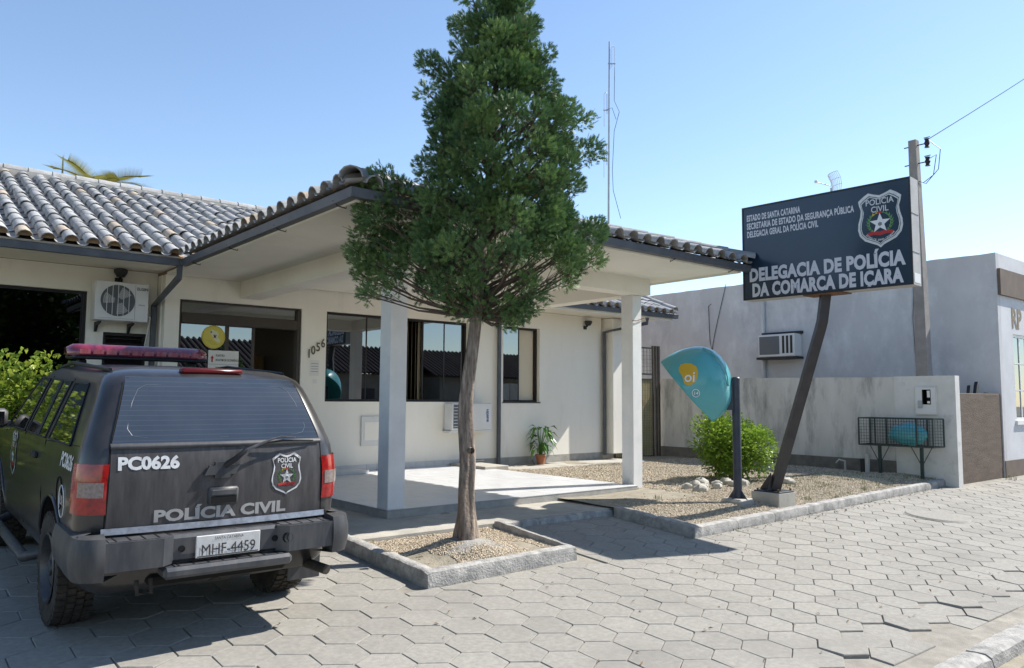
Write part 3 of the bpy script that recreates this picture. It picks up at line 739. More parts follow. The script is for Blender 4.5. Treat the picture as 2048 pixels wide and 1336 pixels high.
def sidept(z, y, sgn, off=0): w_, r_, f_ = lay(z); return Vector((sgn*(w_+off), y, z))
def ring(z):
    w_, r_, f_ = lay(z); rc = min(RC, w_*.45); rf = min(.32, w_*.6); pts = []
    for k in range(7): pts.append(rearpt(z, -(w_-rc)*k/6))
    y0 = pts[-1].y
    for k in range(1, 7):
        t = R(90*k/6); pts.append(Vector((-(w_-rc)-rc*math.sin(t), y0+rc-rc*math.cos(t), z)))
    ya, yb = y0+rc, f_-rf
    for k in range(1, 19): pts.append(Vector((-w_, ya+(yb-ya)*k/18, z)))
    for k in range(1, 6):
        t = R(90*k/5); pts.append(Vector((-(w_-rf)-rf*math.cos(t), yb+rf*math.sin(t), z)))
    for k in range(1, 4): pts.append(Vector((-(w_-rf)*(1-k/3), f_, z)))
    half = pts; return half+[Vector((-p.x, p.y, p.z)) for p in half[-2:0:-1]]
b = MB(); rings = [ring(l[0]) for l in LAY]; n = len(rings[0])
for r_ in rings: b.v += [tuple(p) for p in r_]
for i in range(len(rings)-1):
    for k in range(n): b.f.append((i*n+k, i*n+(k+1) % n, (i+1)*n+(k+1) % n, (i+1)*n+k))
b.f.append(tuple(range(n))[::-1])
top = len(b.v); b.v.append((0, .5, 1.733))
for k in range(n): b.f.append(((len(rings)-1)*n+k, (len(rings)-1)*n+(k+1) % n, top))
bm_ = b.mesh('body', 'car_paint')
# wheel wells cut out of the shell
bo = bpy.data.objects.new('tmpbody', bm_); sc.collection.objects.link(bo)
cuts = []
for yy in (0, 2.72):
    for sg in (-1, 1):
        c = MB(); c.lathe([(0, 0), (.445, 0), (.445, .36), (0, .36)], (sg*.55 if sg > 0 else -.91, yy, .40), 'x', 36)
        co = bpy.data.objects.new('tmpcut', c.mesh('cut', 'car_gap')); sc.collection.objects.link(co); cuts.append(co)
        md = bo.modifiers.new('b', 'BOOLEAN'); md.object = co; md.operation = 'DIFFERENCE'; md.solver = 'EXACT'
dg = bpy.context.evaluated_depsgraph_get(); bme = bpy.data.meshes.new_from_object(bo.evaluated_get(dg)); bme.name = 'body'
for o in cuts+[bo]: bpy.data.objects.remove(o)
bme.materials.clear(); bme.materials.append(MATS['car_paint']); bme.shade_smooth(); bme.set_sharp_from_angle(angle=R(32))
body = link('body', bme, CAR)
def patch(name, fn, m, parent, nu=10, nv=8, th=.003, smooth=40): return MB().sheet(nu, nv, fn).build(name, m, parent, smooth)
def lerp(a, b, t): return a+(b-a)*t
# tailgate skin, glass, trims
TG = lambda z: lerp(.70, .685, (z-.74)/.5) if z < 1.245 else lerp(.685, .565, (z-1.245)/.42)
tail = patch('tailgate', lambda u, v: rearpt(lerp(.745, 1.225, v), lerp(-1, 1, u)*(TG(lerp(.745, 1.225, v))-.006), .006), 'car_tailgate', CAR, 24, 8)
rg = patch('rear_window', lambda u, v: rearpt(lerp(1.252, 1.662, v), lerp(-1, 1, u)*(TG(lerp(1.252, 1.662, v))-.006), .008), 'rear_glass', CAR, 24, 10)
patch('window_trim', lambda u, v: rearpt(lerp(1.222, 1.256, v), lerp(-1, 1, u)*.685, .014+.01*math.sin(math.pi*v)), 'car_plastic', tail, 20, 4)
def path_on_rear(pts, rad, off, name, m, parent, n=6): MB().tube([rearpt(z, x, off) for x, z in pts], rad, n).build(name, m, parent, 60)
for sg in (-1, 1): path_on_rear([(sg*TG(z), z) for z in [.745+.08*i for i in range(12)]], .006, .001, 'panel_gap', 'car_gap', tail)
fr = [(-.56, 1.30), (-.585, 1.34), (-.545, 1.50), (-.50, 1.585), (-.45, 1.61), (0, 1.625), (.45, 1.61), (.50, 1.585), (.545, 1.50), (.585, 1.34), (.56, 1.30), (.50, 1.287), (0, 1.28), (-.50, 1.287), (-.56, 1.30)]
mat('glass_line', (.085, .10, .12), .4)
path_on_rear(fr, .003, .006, 'demister_frame', 'glass_line', rg)
# bright strip at the tailgate foot
patch('tailgate_strip', lambda u, v: rearpt(lerp(.715, .752, v), lerp(-.72, .72, u), .03-.012*v), 'chrome_dull', tail, 16, 3)
MB().box(-.72, .72, -.85, -.80, .62, .715).build('bumper_gap', 'car_gap', CAR)
# handle
def onrear(name, prims, m, parent, sm=40): return prims.build(name, m, parent, sm)
hz, hx = .905, -.01
h = MB(); h.cbox(hx-.098, hx+.098, -.884, -.853, hz-.058, hz+.058, .012); hd = h.build('tailgate_handle', 'car_plastic', tail, 40)
MB().cbox(hx-.082, hx+.082, -.8885, -.875, hz+.004, hz+.045, .006).build('handle_grip', 'car_bumper', hd); MB().box(hx-.082, hx+.082, -.8855, -.883, hz-.044, hz+.002).build('handle_recess', 'car_gap', hd)
# bow-tie emblem
em = [(-.115, -.03), (-.05, -.03), (-.05, -.052), (.05, -.052), (.05, -.03), (.085, -.03), (.115, .03), (.05, .03), (.05, .052), (-.05, .052), (-.05, .03), (-.085, .03)]
MB().prism(em, (-.025, -.862, 1.075), (1, 0, 0), (0, .03, 1), (0, -1, 0), .022).build('emblem', 'car_plastic', tail)
# wiper
MB().tube([(-.01, -.87, 1.10), (.045, -.905, 1.145), (.095, -.915, 1.19), (.115, -.91, 1.205)], [.022, .02, .017, .015], 8).build('wiper_mount', 'car_trim', tail, 50)
wp = MB().tube([(.10, -.915, 1.19), (.135, -.91, 1.21), (.28, -.895, 1.262), (.36, -.885, 1.28), (.47, -.87, 1.27)], [.014, .011, .008, .007, .005], 6).build('wiper_arm', 'car_bumper', tail, 50)
MB().tube([(.22, -.862, 1.235), (.38, -.868, 1.252), (.62, -.83, 1.242)], [.005, .009, .005], 5).build('wiper_blade', 'car_trim', wp, 50)
# lettering
def rtext(body, x, z, size, m, xs=1, bold=0, space=1, align='LEFT', shear=0, nm='lettering'):
    o = textmesh(nm, body, m, (x, 0, z), (1, 0, 0), (0, 0, 1), size, tail, xs, bold, 0, align, space, shear)
    for v in o.data.vertices: q = rearpt(v.co.z, v.co.x, .0085); v.co.y = q.y
    return o
rtext('PC0626', -.645, 1.10, .104, 'letter_white', 1.06, .045)
rtext('POLÍCIA CIVIL', -.43, .772, .098, 'letter_grey', 1.36, .045, 1.02)
# shield badge, built in a 2D frame (a right, b up) about 0.2 m wide
def shield_outline(k=1.0):
    hf = [(0, .42), (.10, .45), (.20, .49), (.30, .43), (.385, .36), (.37, .28), (.34, .18), (.355, .06), (.39, -.06), (.40, -.18), (.37, -.30), (.28, -.40), (.15, -.46), (.06, -.50), (0, -.55)]
    pts = hf+[(-a, c) for a, c in hf[-2:0:-1]]
    return [(a*k, c*k+(.0 if k == 1 else -.012*(1-k)*5)) for a, c in pts]
def star(r0, r1, n=5): return [((r0 if i % 2 == 0 else r1)*math.sin(math.pi*i/n), (r0 if i % 2 == 0 else r1)*math.cos(math.pi*i/n)) for i in range(2*n)]
def badge(parent, org, ax, ay, an, W, back='car_tailgate', skin=None):
    """shield: pale rim, dark field, lettering, star, wreath, ribbon"""
    org, ax, ay, an = Vector(org), Vector(ax), Vector(ay), Vector(an)
    def flat(name, poly, m, d, cx=0, cy=0, par=None):
        o = MB().prism([((a+cx)*W, (c+cy)*W) for a, c in poly], org, ax, ay, an, d).build(name, m, par)
        if skin: skin(o, d)
        return o
    root = flat('shield_badge', shield_outline(), 'letter_white', .0022, par=parent)
    flat('shield_field', shield_outline(.90), back, .003, par=root)
    if W > .5:
        flat('shield_line', shield_outline(.875), 'letter_white', .0034, par=root); flat('shield_field', shield_outline(.84), back, .0038, par=root)
    for body, cy, sz in (('POLÍCIA', .255, .155), ('CIVIL', .115, .155)):
        o = textmesh('badge_text', body, 'letter_white', org+ay*(cy*W), ax, ay, sz*W, root, .88, .012, .0045, 'CENTER')
        if skin: skin(o, .0045)
    for sg in (-1, 1):
        for k in range(9):
            t = R(-70+k*17); cx, cy = sg*math.cos(t)*.205, -.10+math.sin(t)*.19
            dx, dy = -sg*math.sin(t), math.cos(t)
            for q in (-1, 1):
                a0 = (cx+q*.012, cy); tip = (cx+dx*.07+q*.04, cy+dy*.07+.015); md = (cx+dx*.045-q*.005, cy+dy*.04)
                flat('wreath_leaf', [a0, tip, md], 'badge_green' if not (sg < 0 and k > 6) else 'badge_yellow', .0042, par=root)
    flat('ribbon', [(-.24, -.26), (-.10, -.235), (0, -.255), (.10, -.235), (.24, -.26), (.21, -.32), (.12, -.30), (0, -.325), (-.12, -.30), (-.21, -.32)], 'badge_red', .0043, par=root)
    flat('badge_star', star(.19, .08), 'badge_white', .0048, 0, -.10, par=root)
    flat('badge_cap', [(-.04, .085), (.04, .085), (.025, .125), (-.025, .125)], 'badge_red', .0049, par=root)
    flat('star_centre', star(.045, .03, 6), 'print_grey', .0055, 0, -.115, par=root)
    if W > .5:
        for i, ch in enumerate('ESTADO DE SANTA CATARINA'):
            if ch == ' ': continue
            t = R(-50+i*100/23); px, py = math.sin(t)*.33, -.09-math.cos(t)*.335
            textmesh('badge_text', ch, 'letter_white', org+(ax*px+ay*py)*W, ax*math.cos(t)+ay*math.sin(t), ay*math.cos(t)-ax*math.sin(t), .05*W, root, 1, .015, .0045, 'CENTER')
    return root
def rskin(o, d):
    for v in o.data.vertices: v.co.y = rearpt(v.co.z, v.co.x, .0075+d).y
badge(tail, (.425, 0, 1.03), (1, 0, 0), (0, 0, 1), (0, -1, 0), .275, 'car_tailgate', rskin)
# side lettering (left side of the car reads towards the rear)
o = textmesh('lettering', 'PC0626', 'letter_white', (0, -.22, 1.075), (0, -1, 0), (0, 0, 1), .125, body, .92, .03)
for v in o.data.vertices: v.co.x = -lay(v.co.z)[0]-.004
def sskin(o, d):
    for v in o.data.vertices: v.co.x = -lay(v.co.z)[0]-.004-d
badge(body, (0, 1.75, .97), (0, -1, 0), (0, 0, 1), (-1, 0, 0), .36, 'car_paint', sskin)
def ringmark(y, z, r_, m):
    pts = [sidept(z+r_*math.sin(t*math.pi/12), y+.8*r_*math.cos(t*math.pi/12), -1, .003) for t in range(25)]
    MB().tube(pts, .004, 4).build('round_sticker', m, body)
ringmark(-.36, .86, .10, 'letter_white'); ringmark(-.27, .90, .105, 'car_gap')
o = textmesh('lettering', '181', 'letter_white', (0, -.30, .84), (0, -1, 0), (0, 0, 1), .085, body, .8, .03)
for v in o.data.vertices: v.co.x = -lay(v.co.z)[0]-.004
# tail lamps wrap the rear corners
def corner(z, s, off):   # s 0..1 from tailgate edge round to the side
    w_, r_, f_ = lay(z); rc = RC; xa = w_-rc; x0 = TG(z)+.008
    L1 = max(0, xa-x0); La = rc*math.pi/2*.86; L2 = .0; d = s*(L1+La+L2)
    if d < L1: return rearpt(z, x0+d, off)
    d -= L1
    y0 = r_+.045*(xa/w_)**2
    if d < La:
        t = d/rc; return Vector((xa+(rc+off)*math.sin(t), y0+rc-(rc+off)*math.cos(t), z))
    return Vector((w_+off, y0+rc+d-La, z))
for sg in (-1, 1):
    par = None
    for nm, z0, z1, m_ in (('tail_lamp', .835, 1.135, 'lamp_red'), ('reverse_lens', .938, 1.028, 'lamp_clear')):
        fn = lambda u, v: (lambda q: Vector((sg*q.x, q.y, q.z)))(corner(lerp(z0, z1, v), u*(1 if nm != 'reverse_lens' else .70)+(.08 if nm == 'reverse_lens' else 0), .012 if nm == 'tail_lamp' else .0155))
        o = patch(nm, fn, m_, par or CAR, 14, 4)
        par = par or o
    if sg > 0: continue
# ribbed lens lines
# bumper
bp = MB(); bp.cbox(-.80, .80, -.985, -.80, .455, .70, .022); bump = None
bmb = MB()
for sg in (-1, 1):
    a0, a1 = (.36, .715) if sg > 0 else (-.715, -.36)
    bmb.cbox(a0, a1, -1.0, -.82, .46, .70, .025)
bump = MB().cbox(-.715, .715, -.95, -.80, .525, .695, .02).build('rear_bumper', 'car_bumper', CAR, 30)
for sg in (-1, 1):
    poly = [(.33, -.95), (.40, -1.005), (.725, -.995), (.725, -.83), (.33, -.83)]
    MB().prism([(sg*a, c) for a, c in poly], (0, 0, .525), (1, 0, 0), (0, 1, 0), (0, 0, 1), .17).build('bumper_block', 'car_bumper', bump)
    MB().prism([(sg*a, c) for a, c in [(.36, -.96), (.41, -.99), (.70, -.98), (.70, -.85), (.36, -.85)]], (0, 0, .6905), (1, 0, 0), (0, 1, 0), (0, 0, 1), .008).build('step_pad', 'car_plastic', bump)
    for k in range(4): MB().box(sg*.42+sg*k*.08-.004, sg*.42+sg*k*.08+.004, -.975, -.86, .6986, .7015).build('step_rib', 'car_trim', bump)
    # corner caps running back to the wheel arch
    cap = MB(); NS = 14
    def cp(u, v):
        z = lerp(.475+.05*max(0, u-.5), .722, v); d = u*.75; w_ = .85; rc = .12; y0 = -.99; bul = .02*math.sin(math.pi*v)
        x0 = .722; L1 = w_-rc-x0+.02; La = rc*math.pi/2
        if d < L1: q = Vector((x0+d, y0-bul, z))
        elif d < L1+La: t = (d-L1)/rc; q = Vector((x0+L1+(rc+bul)*math.sin(t), y0+rc-(rc+bul)*math.cos(t), z))
        else: q = Vector((x0+L1+rc+bul, y0+rc+d-L1-La, z))
        return Vector((sg*q.x, q.y, q.z))
    cap.sheet(20, 8, cp)
    cap.sheet(20, 2, lambda u, v: cp(u, 1)+Vector((-sg*.10*v*(1 if u > .2 else .1), .12*v*(1-u)*.8, .012*v)))
    cap.sheet(20, 2, lambda u, v: cp(u, 0)+Vector((-sg*.10*v, .1*v*(1-u), .01*v)))
    cap.sheet(2, 8, lambda u, v: cp(0, v)+Vector((0, .15*u, 0))); cap.sheet(2, 8, lambda u, v: cp(1, v)+Vector((-sg*.1*u, 0, 0)))
    cap.build('bumper_corner', 'car_plastic', bump, 35)
MB().cbox(-.40, .42, -1.03, -.88, .445, .515, .02).build('bumper_ledge', 'car_bumper', bump, 30)
MB().box(-.33, .36, -1.01, -.92, .5155, .520).build('ledge_pad', 'car_plastic', bump)
for k in range(8): MB().box(-.31+k*.09, -.302+k*.09, -1.008, -.925, .5203, .5235).build('step_rib', 'car_trim', bump)
for sg in (-1, 1): MB().lathe([(0, 0), (.02, 0), (.02, -.006), (0, -.006)], (sg*.30+.02, -.9515, .61), 'y', 14).build('bumper_hole', 'car_gap', bump)
MB().lathe([(0, 0), (.036, 0), (.03, -.02), (0, -.012)], (.395, -.985, .615), 'y', 18).build('tow_socket', 'car_trim', bump)
pl = MB().cbox(-.205, .205, -.985, -.972, .545, .682, .004).build('number_plate', 'plate', CAR)
MB().box(-.195, .195, -.9872, -.986, .552, .557).build('plate_edge', 'plate_ink', pl)
textmesh('plate_text', 'MHF-4459', 'plate_ink', (0, -.9885, .560), (1, 0, 0), (0, 0, 1), .097, pl, .84, 0, 0, 'CENTER')
textmesh('plate_text', 'SANTA CATARINA', 'plate_ink', (0, -.9885, .652), (1, 0, 0), (0, 0, 1), .026, pl, .85, 0, 0, 'CENTER')
MB().cbox(-.45, .5, -.82, -.3, .36, .46, .04).build('underbody', 'car_gap', CAR)
MB().lathe([(.02, 0), (.34, 0), (.36, .04), (.36, .15), (.30, .18), (.02, .18)], (0, -.42, .33), 'z', 28).build('spare_wheel', 'tyre', CAR, 40)
MB().tube([(-.62, .0, .37), (.62, .0, .37)], .05, 10).build('rear_axle', 'tyre', CAR)
MB().box(-.55, .55, -.3, 3.2, .26, .40).build('chassis', 'car_gap', CAR)
MB().tube([(.60, -.30, .33), (.66, -.72, .36), (.72, -.93, .345)], .035, 10).build('exhaust_pipe', 'tyre', CAR, 50)
MB().cbox(.60, .85, -.56, -.545, .2, .42, .004).build('mud_flap', 'car_plastic', CAR)
MB().tube([(-.52, -.90, .44), (-.52, -.93, .36), (-.44, -.93, .36), (-.44, -.90, .44)], .014, 6).build('tow_hook', 'tyre', CAR)
# side windows and pillars
def sidewin(sg, pts, nm='side_window'):
    fn = lambda u, v: sidept(lerp(lerp(pts[0][1], pts[1][1], u), lerp(pts[3][1], pts[2][1], u), v), lerp(lerp(pts[0][0], pts[1][0], u), lerp(pts[3][0], pts[2][0], u), v), sg, .005)
    o = patch(nm, fn, 'side_glass', CAR, 8, 8)
    ed = [fn(t/8, 0) for t in range(9)]+[fn(1, t/8) for t in range(1, 9)]+[fn(1-t/8, 1) for t in range(1, 9)]+[fn(0, 1-t/8) for t in range(1, 9)]
    MB().tube(ed, .008, 5, False).build('window_seal', 'car_trim', o)
for sg in (-1, 1):
    sidewin(sg, [(-.40, 1.215), (.32, 1.20), (.26, 1.60), (-.16, 1.60)])
    sidewin(sg, [(.46, 1.195), (.72, 1.19), (.70, 1.60), (.40, 1.60)]); sidewin(sg, [(.76, 1.19), (1.25, 1.18), (1.12, 1.60), (.74, 1.60)])
    sidewin(sg, [(1.36, 1.18), (2.20, 1.16), (1.62, 1.60), (1.24, 1.60)])
    def line(pts, nm='panel_gap', r_=.0045): MB().tube([sidept(z, y, sg, .001) for y, z in pts], r_, 5).build(nm, 'car_gap', body)
    line([(.42, .50), (.40, .8), (.42, 1.17), (.36, 1.62)]); line([(1.31, .45), (1.31, 1.17), (1.18, 1.62)]); line([(2.30, .45), (2.32, 1.12)])
    line([(-.62, 1.23), (.4, 1.18)], r_=.003)
    MB().cbox(*(sorted((sg*.842, sg*.872))), .62, .80, 1.03, 1.07, .008).build('door_handle', 'car_trim', body)
    mm_ = MB().cbox(*(sorted((sg*.86, sg*1.06))), 2.12, 2.24, 1.14, 1.31, .03).build('side_mirror', 'car_plastic', CAR, 40)
    MB().box(*(sorted((sg*.89, sg*1.03))), 2.1145, 2.1185, 1.165, 1.285).build('mirror_glass', 'side_glass', mm_); MB().box(*(sorted((sg*.82, sg*.87))), 2.15, 2.22, 1.15, 1.2).build('mirror_arm', 'car_plastic', mm_)
    MB().tube([(sg*.80, .52, .36), (sg*.90, .58, .33), (sg*.90, 2.1, .33), (sg*.80, 2.18, .36)], .038, 8).build('running_board', 'car_plastic', CAR, 50)
    MB().tube([(sg*.60, -.30, 1.70), (sg*.60, .9, 1.735), (sg*.59, 1.45, 1.69)], .014, 6).build('roof_rail', 'car_trim', CAR, 50)
    # wheel arch lip
    for yy in (0, 2.72):
        pts = []
        for k in range(19):
            t = R(-8+k*196/18); z = .40+.447*math.sin(t); y = yy+.447*math.cos(t); pts.append(sidept(max(z, .36), y, sg, .004))
        MB().tube(pts, .011, 6).build('arch_lip', 'car_paint', body, 60)
# wheels
def wheel(yy, sg):
    t = MB(); t.lathe([(.22, -.10), (.30, -.118), (.342, -.112), (.362, -.085), (.366, 0), (.362, .085), (.342, .112), (.30, .118), (.22, .10)], (sg*.735, yy, .366), 'x', 40, True)
    for k in range(44):   # tread blocks
        a = 2*math.pi*k/44; c, s_ = math.cos(a), math.sin(a); tx, tz = -s_, c
        for (x0, x1, sh) in ((-.11, -.055, 0), (-.045, .0, .5), (.008, .05, 0), (.06, .112, .5)):
            aa = a+sh*2*math.pi/44; c, s_ = math.cos(aa), math.sin(aa); rr0, rr1, hw = .345, .377, .017
            if abs(x0) > .1 or abs(x1) > .1: rr0 = .33; rr1 = .372
            vs = [(sg*.735+x, yy+r_*c-q*s_, .366+r_*s_+q*c) for r_ in (rr0, rr1) for q in (-hw, hw) for x in (x0, x1)]
            t.add(vs, [(0, 2, 3, 1), (4, 5, 7, 6), (0, 1, 5, 4), (2, 6, 7, 3), (0, 4, 6, 2), (1, 3, 7, 5)])
    wh = t.build('wheel', 'tyre', CAR, 35)
    r_ = MB().lathe([(.232, .112*sg), (.222, .118*sg), (.212, .10*sg), (.20, .05*sg), (.16, .062*sg), (.10, .085*sg), (.06, .088*sg), (0, .088*sg)], (sg*.735, yy, .366), 'x', 32).build('rim', 'rim', wh, 40)
    for k in range(7):
        a = 2*math.pi*k/7; MB().lathe([(0, 0), (.032, 0), (.034, .004), (0, .005)], (sg*(.735+.068)-.002, yy+.148*math.cos(a), .366+.148*math.sin(a)), 'x', 10).build('rim_hole', 'car_gap', r_)
    MB().lathe([(0, .105*sg), (.05, .10*sg), (.055, .085*sg)], (sg*.735, yy, .366), 'x', 16).build('hub_cap', 'rim', r_, 40)
for yy in (0, 2.72):
    for sg in (-1, 1): wheel(yy, sg)
# high lamp on the roof edge and the beacon bar
MB().cbox(-.2, .22, -.50, -.42, 1.69, 1.727, .012).build('high_brake_lamp', 'lamp_dull', CAR, 40)
BY = 1.42
bar = MB().cbox(-.55, .55, BY-.14, BY+.14, 1.765, 1.80, .012).build('light_bar', 'car_trim', CAR)
def barsec(x):
    e_ = max(0, (abs(x)-.44)/.13); return .145*(1-.35*e_*e_), .105*(1-.12*e_*e_)
lens = MB()
N_ = 24; vs = []
for i in range(N_+1):
    x = -.57+1.14*i/N_; hw, hh = barsec(x)
    if i in (0, N_): hw *= .8; hh *= .75
    for (a, c) in ((-.95, 0), (-1, .25), (-.9, .62), (-.6, .95), (0, 1), (.6, .95), (.9, .62), (1, .25), (.95, 0)): vs.append((x, BY+hw*a, 1.80+hh*.92*c))
K = 9; fs = [(i*K+k, (i+1)*K+k, (i+1)*K+k+1, i*K+k+1) for i in range(N_) for k in range(K-1)]+[tuple(range(K))[::-1], tuple(N_*K+k for k in range(K))]
lens.add(vs, fs); lb = lens.build('beacon_lens', 'beacon_red', bar, 45)
for i in range(10): x = -.45+i*.1; MB().box(x-.04, x+.04, BY-.147, BY-.142, 1.812, 1.85).build('lens_cell', 'beacon_lens', bar)
for x in (-.45, .45): MB().cbox(x-.03, x+.03, BY-.07, BY+.07, 1.64, 1.765, .01).build('bar_foot', 'car_trim', bar)
MB().cbox(-.56, .58, -.2, 2.2, .5, 1.0, .05).build('cabin_floor', 'car_seat', CAR)
# ------------------------------------------------------------------ tree in the planter
mat('bark', (.27, .215, .165), .95, (.10, .075, .06), 14, 1, 32, stretch=(3.5, 3.5, .45), col3=(.34, .27, .21), n3=5, thr3=(.5, .6))
leafmat('cypress', (.034, .095, .040), (.21, .32, .095), (.22, .13, .05), .035, .55, .14, tone=True)
mat('twig', (.12, .09, .065), .95, (.07, .05, .04), 20)
TREE = empty('conifer_tree', (4.46, 6.05, .2), 'tall conical cypress with a bare leaning trunk in the gravel planter', 'tree')
PXM = 1/208.0; TB = Vector((4.46, 6.05, .28)); HR = Vector((rgt.x, rgt.y, 0)); HF = Vector((fwd.x, fwd.y, 0)).normalized()
def tp(px, py, dep=0): return TB+HR*((px-935)*PXM)+Vector((0, 0, (1068-py)*PXM*1.0))+HF*dep
tr = [(936, 1085, 0, .118), (936, 1062, 0, .107), (937, 1030, 0, .094), (933, 980, 0, .085), (939, 930, .01, .081), (933, 870, .02, .078), (931, 810, .02, .074), (941, 745, .02, .069), (950, 680, .02, .063), (955, 620, .02, .062), (957, 570, .03, .066),
      (962, 520, .03, .055), (968, 440, .03, .046), (975, 340, .03, .038), (985, 230, .03, .030), (992, 120, .02, .020), (998, -20, 0, .01)]
b = MB(); NT = 18; vs = []
for i, (px, py, dep, r_) in enumerate(tr):
    c = tp(px, py, dep); r_ *= .9
    for k in range(NT):
        t = 2*math.pi*k/NT; rr = r_*(1+.18*math.sin(3*t+i*.5)+.10*math.sin(5*t-i*.9)+.05*math.sin(9*t+i*1.7))+.012*noise.noise(Vector((math.cos(t)*2.3, math.sin(t)*2.3, i*.9)))
        if i < 2: rr *= 1+.25*max(0, math.sin(2.5*t))
        vs.append(c+HR*(rr*math.cos(t))+HF*(rr*math.sin(t)))
b.add(vs, [(i*NT+k, i*NT+(k+1) % NT, (i+1)*NT+(k+1) % NT, (i+1)*NT+k) for i in range(len(tr)-1) for k in range(NT)])
trunk = b.build('trunk', 'bark', TREE, 70)
sd_ = trunk.modifiers.new('s', 'SUBSURF'); sd_.levels = 2; sd_.render_levels = 2
for (px, py, dx) in ((944, 905, .07),):
    c = tp(px, py, -.075); MB().lathe([(.012, .0), (.03, .012), (.034, .0), (.03, -.03)], c+Vector((0, 0, 0)), 'y', 12).build('branch_knot', 'bark', trunk, 60)
EDGE = [(-60, 960, 1030), (0, 920, 1075), (50, 895, 1095), (100, 880, 1120), (150, 840, 1140), (200, 825, 1178), (250, 815, 1195), (300, 806, 1203), (350, 790, 1203), (400, 800, 1200), (450, 810, 1205), (500, 800, 1213), (540, 800, 1205), (580, 830, 1150), (620, 900, 1090), (650, 980, 1060)]
def edge(y):
    for a, c in zip(EDGE[:-1], EDGE[1:]):
        if a[0] <= y <= c[0]:
            t = (y-a[0])/(c[0]-a[0]); return a[1]+(c[1]-a[1])*t, a[2]+(c[2]-a[2])*t
    return 960, 1020
random.seed(21)
clumps = []
for row, (y0, cnt) in enumerate([(-25, 6), (30, 9), (85, 12), (140, 15), (195, 17), (250, 18), (305, 18), (360, 18), (415, 17), (470, 18), (520, 17), (565, 13), (605, 8), (640, 4)]):
    for k in range(cnt):
        y = y0+rnd(-24, 24); L_, R_ = edge(max(-60, min(650, y))); cr = rnd(20, 40); hwid = (R_-L_)/2-cr*.88; cx = (L_+R_)/2
        ph = 2*math.pi*(k+rnd(-.3, .3))/cnt+row*.7; q = (.55+.45*random.random())
        if y > 560 and abs(math.cos(ph)) < .2: continue
        clumps.append((cx+hwid*math.cos(ph)*q, y, hwid*math.sin(ph)*q*.95*PXM, cr))
for (x, y, cr) in ((765, 372, 34), (740, 395, 30), (790, 395, 40), (745, 435, 40), (800, 440, 44), (845, 430, 38), (725, 470, 34), (770, 480, 44), (830, 480, 44), (870, 470, 34), (718, 515, 30), (760, 525, 42), (815, 525, 42), (735, 555, 34), (775, 570, 32), (722, 580, 22), (738, 600, 22), (850, 565, 28), (830, 585, 22), (700, 500, 18), (705, 545, 20), (858, 138, 26), (838, 160, 22), (1185, 470, 30), (1195, 510, 26), (1180, 300, 30), (1170, 225, 26), (1020, 655, 20), (1045, 640, 18), (1000, 640, 20), (915, 20, 26), (1060, 20, 24), (935, -10, 26), (1035, 0, 26)):
    clumps.append((x, y, rnd(-.35, .35), cr))
fol = MB(); twigs = MB(); tones = []
def spray(p, d, ln):
    """a flat feathery spray: a stem and narrow lobes"""
    d = d.normalized(); sdv = d.cross(Vector((rnd(-1, 1), rnd(-1, 1), rnd(-.4, 1)))).normalized()
    vs = [p]; fs = []
    for (f0, an, l_) in ((.0, 0, 1), (.1, .85, .55), (.1, -.85, .55), (.35, .75, .5), (.35, -.75, .5), (.6, .6, .36), (.6, -.6, .36)):
        b0 = p+d*(ln*f0); dd = d*math.cos(an)+sdv*math.sin(an); nn = dd.cross(sdv if abs(an) < .1 else d).normalized() if False else (sdv*math.cos(an)-d*math.sin(an)); w_ = ln*.048
        tip = b0+dd*(ln*l_); md = b0+dd*(ln*l_*.5); i = len(vs); vs += [md+nn*w_, tip, md-nn*w_]; st = 0
        if f0: vs.append(b0); st = i+3
        fs.append((st, i, i+1, i+2))
        if f0: fs.append((0, st, i) if False else (0, i, st))
    fol.add(vs, fs); tones.extend([TONE[0]]*len(vs))
TONE = [0]
axis_ = lambda y: tp(lerp(935, 985, max(0, min(1, (1068-y)/900))), y, .03)
for (x, y, dep, cr) in clumps:
    TONE[0] = rnd(.0, .45); c = tp(x, y, dep); rad = cr*PXM; base_ = axis_(min(640, y+70+.25*abs(x-960)))
    out = (c-axis_(y)); out.z = 0
    if out.length > .01: out.normalize()
    mid = base_.lerp(c, .55)+Vector((rnd(-.05, .05), rnd(-.05, .05), -.05))
    twigs.tube([base_, mid, c], [.013+.012*min(1, (c-base_).length), .009, .004], 5, False)
    for _ in range(5):
        e_ = c+Vector((rnd(-1, 1), rnd(-1, 1), rnd(-.8, .8)))*rad; twigs.tube([mid.lerp(c, rnd(.2, .9)), e_], [.004, .002], 4, False)
    dens = int(random.choice((270, 400, 560))*(rad/.18)**2)
    if y > 530: dens = int(dens*.6)
    if 840 < x < 945 and 330 < y < 470: dens = int(dens*.6)
    for _ in range(dens):
        v = Vector((random.gauss(0, 1), random.gauss(0, 1), random.gauss(0, 1))).normalized()*(random.random()**.38)
        p = c+Vector((v.x*rad, v.y*rad, v.z*rad*.92)); d = v*.8+out*.35+Vector((0, 0, .45))+Vector((rnd(-1, 1), rnd(-1, 1), rnd(-1, 1)))*.45
        spray(p, d, rnd(.03, .075))
cme = bpy.data.meshes.new('crown'); cme.from_pydata(fol.v, [], fol.f); cme.materials.append(MATS['cypress'])
ta_ = cme.attributes.new('tone', 'FLOAT', 'POINT'); ta_.data.foreach_set('value', tones); link('crown', cme, TREE); twigs.build('limbs', 'twig', TREE, 60)

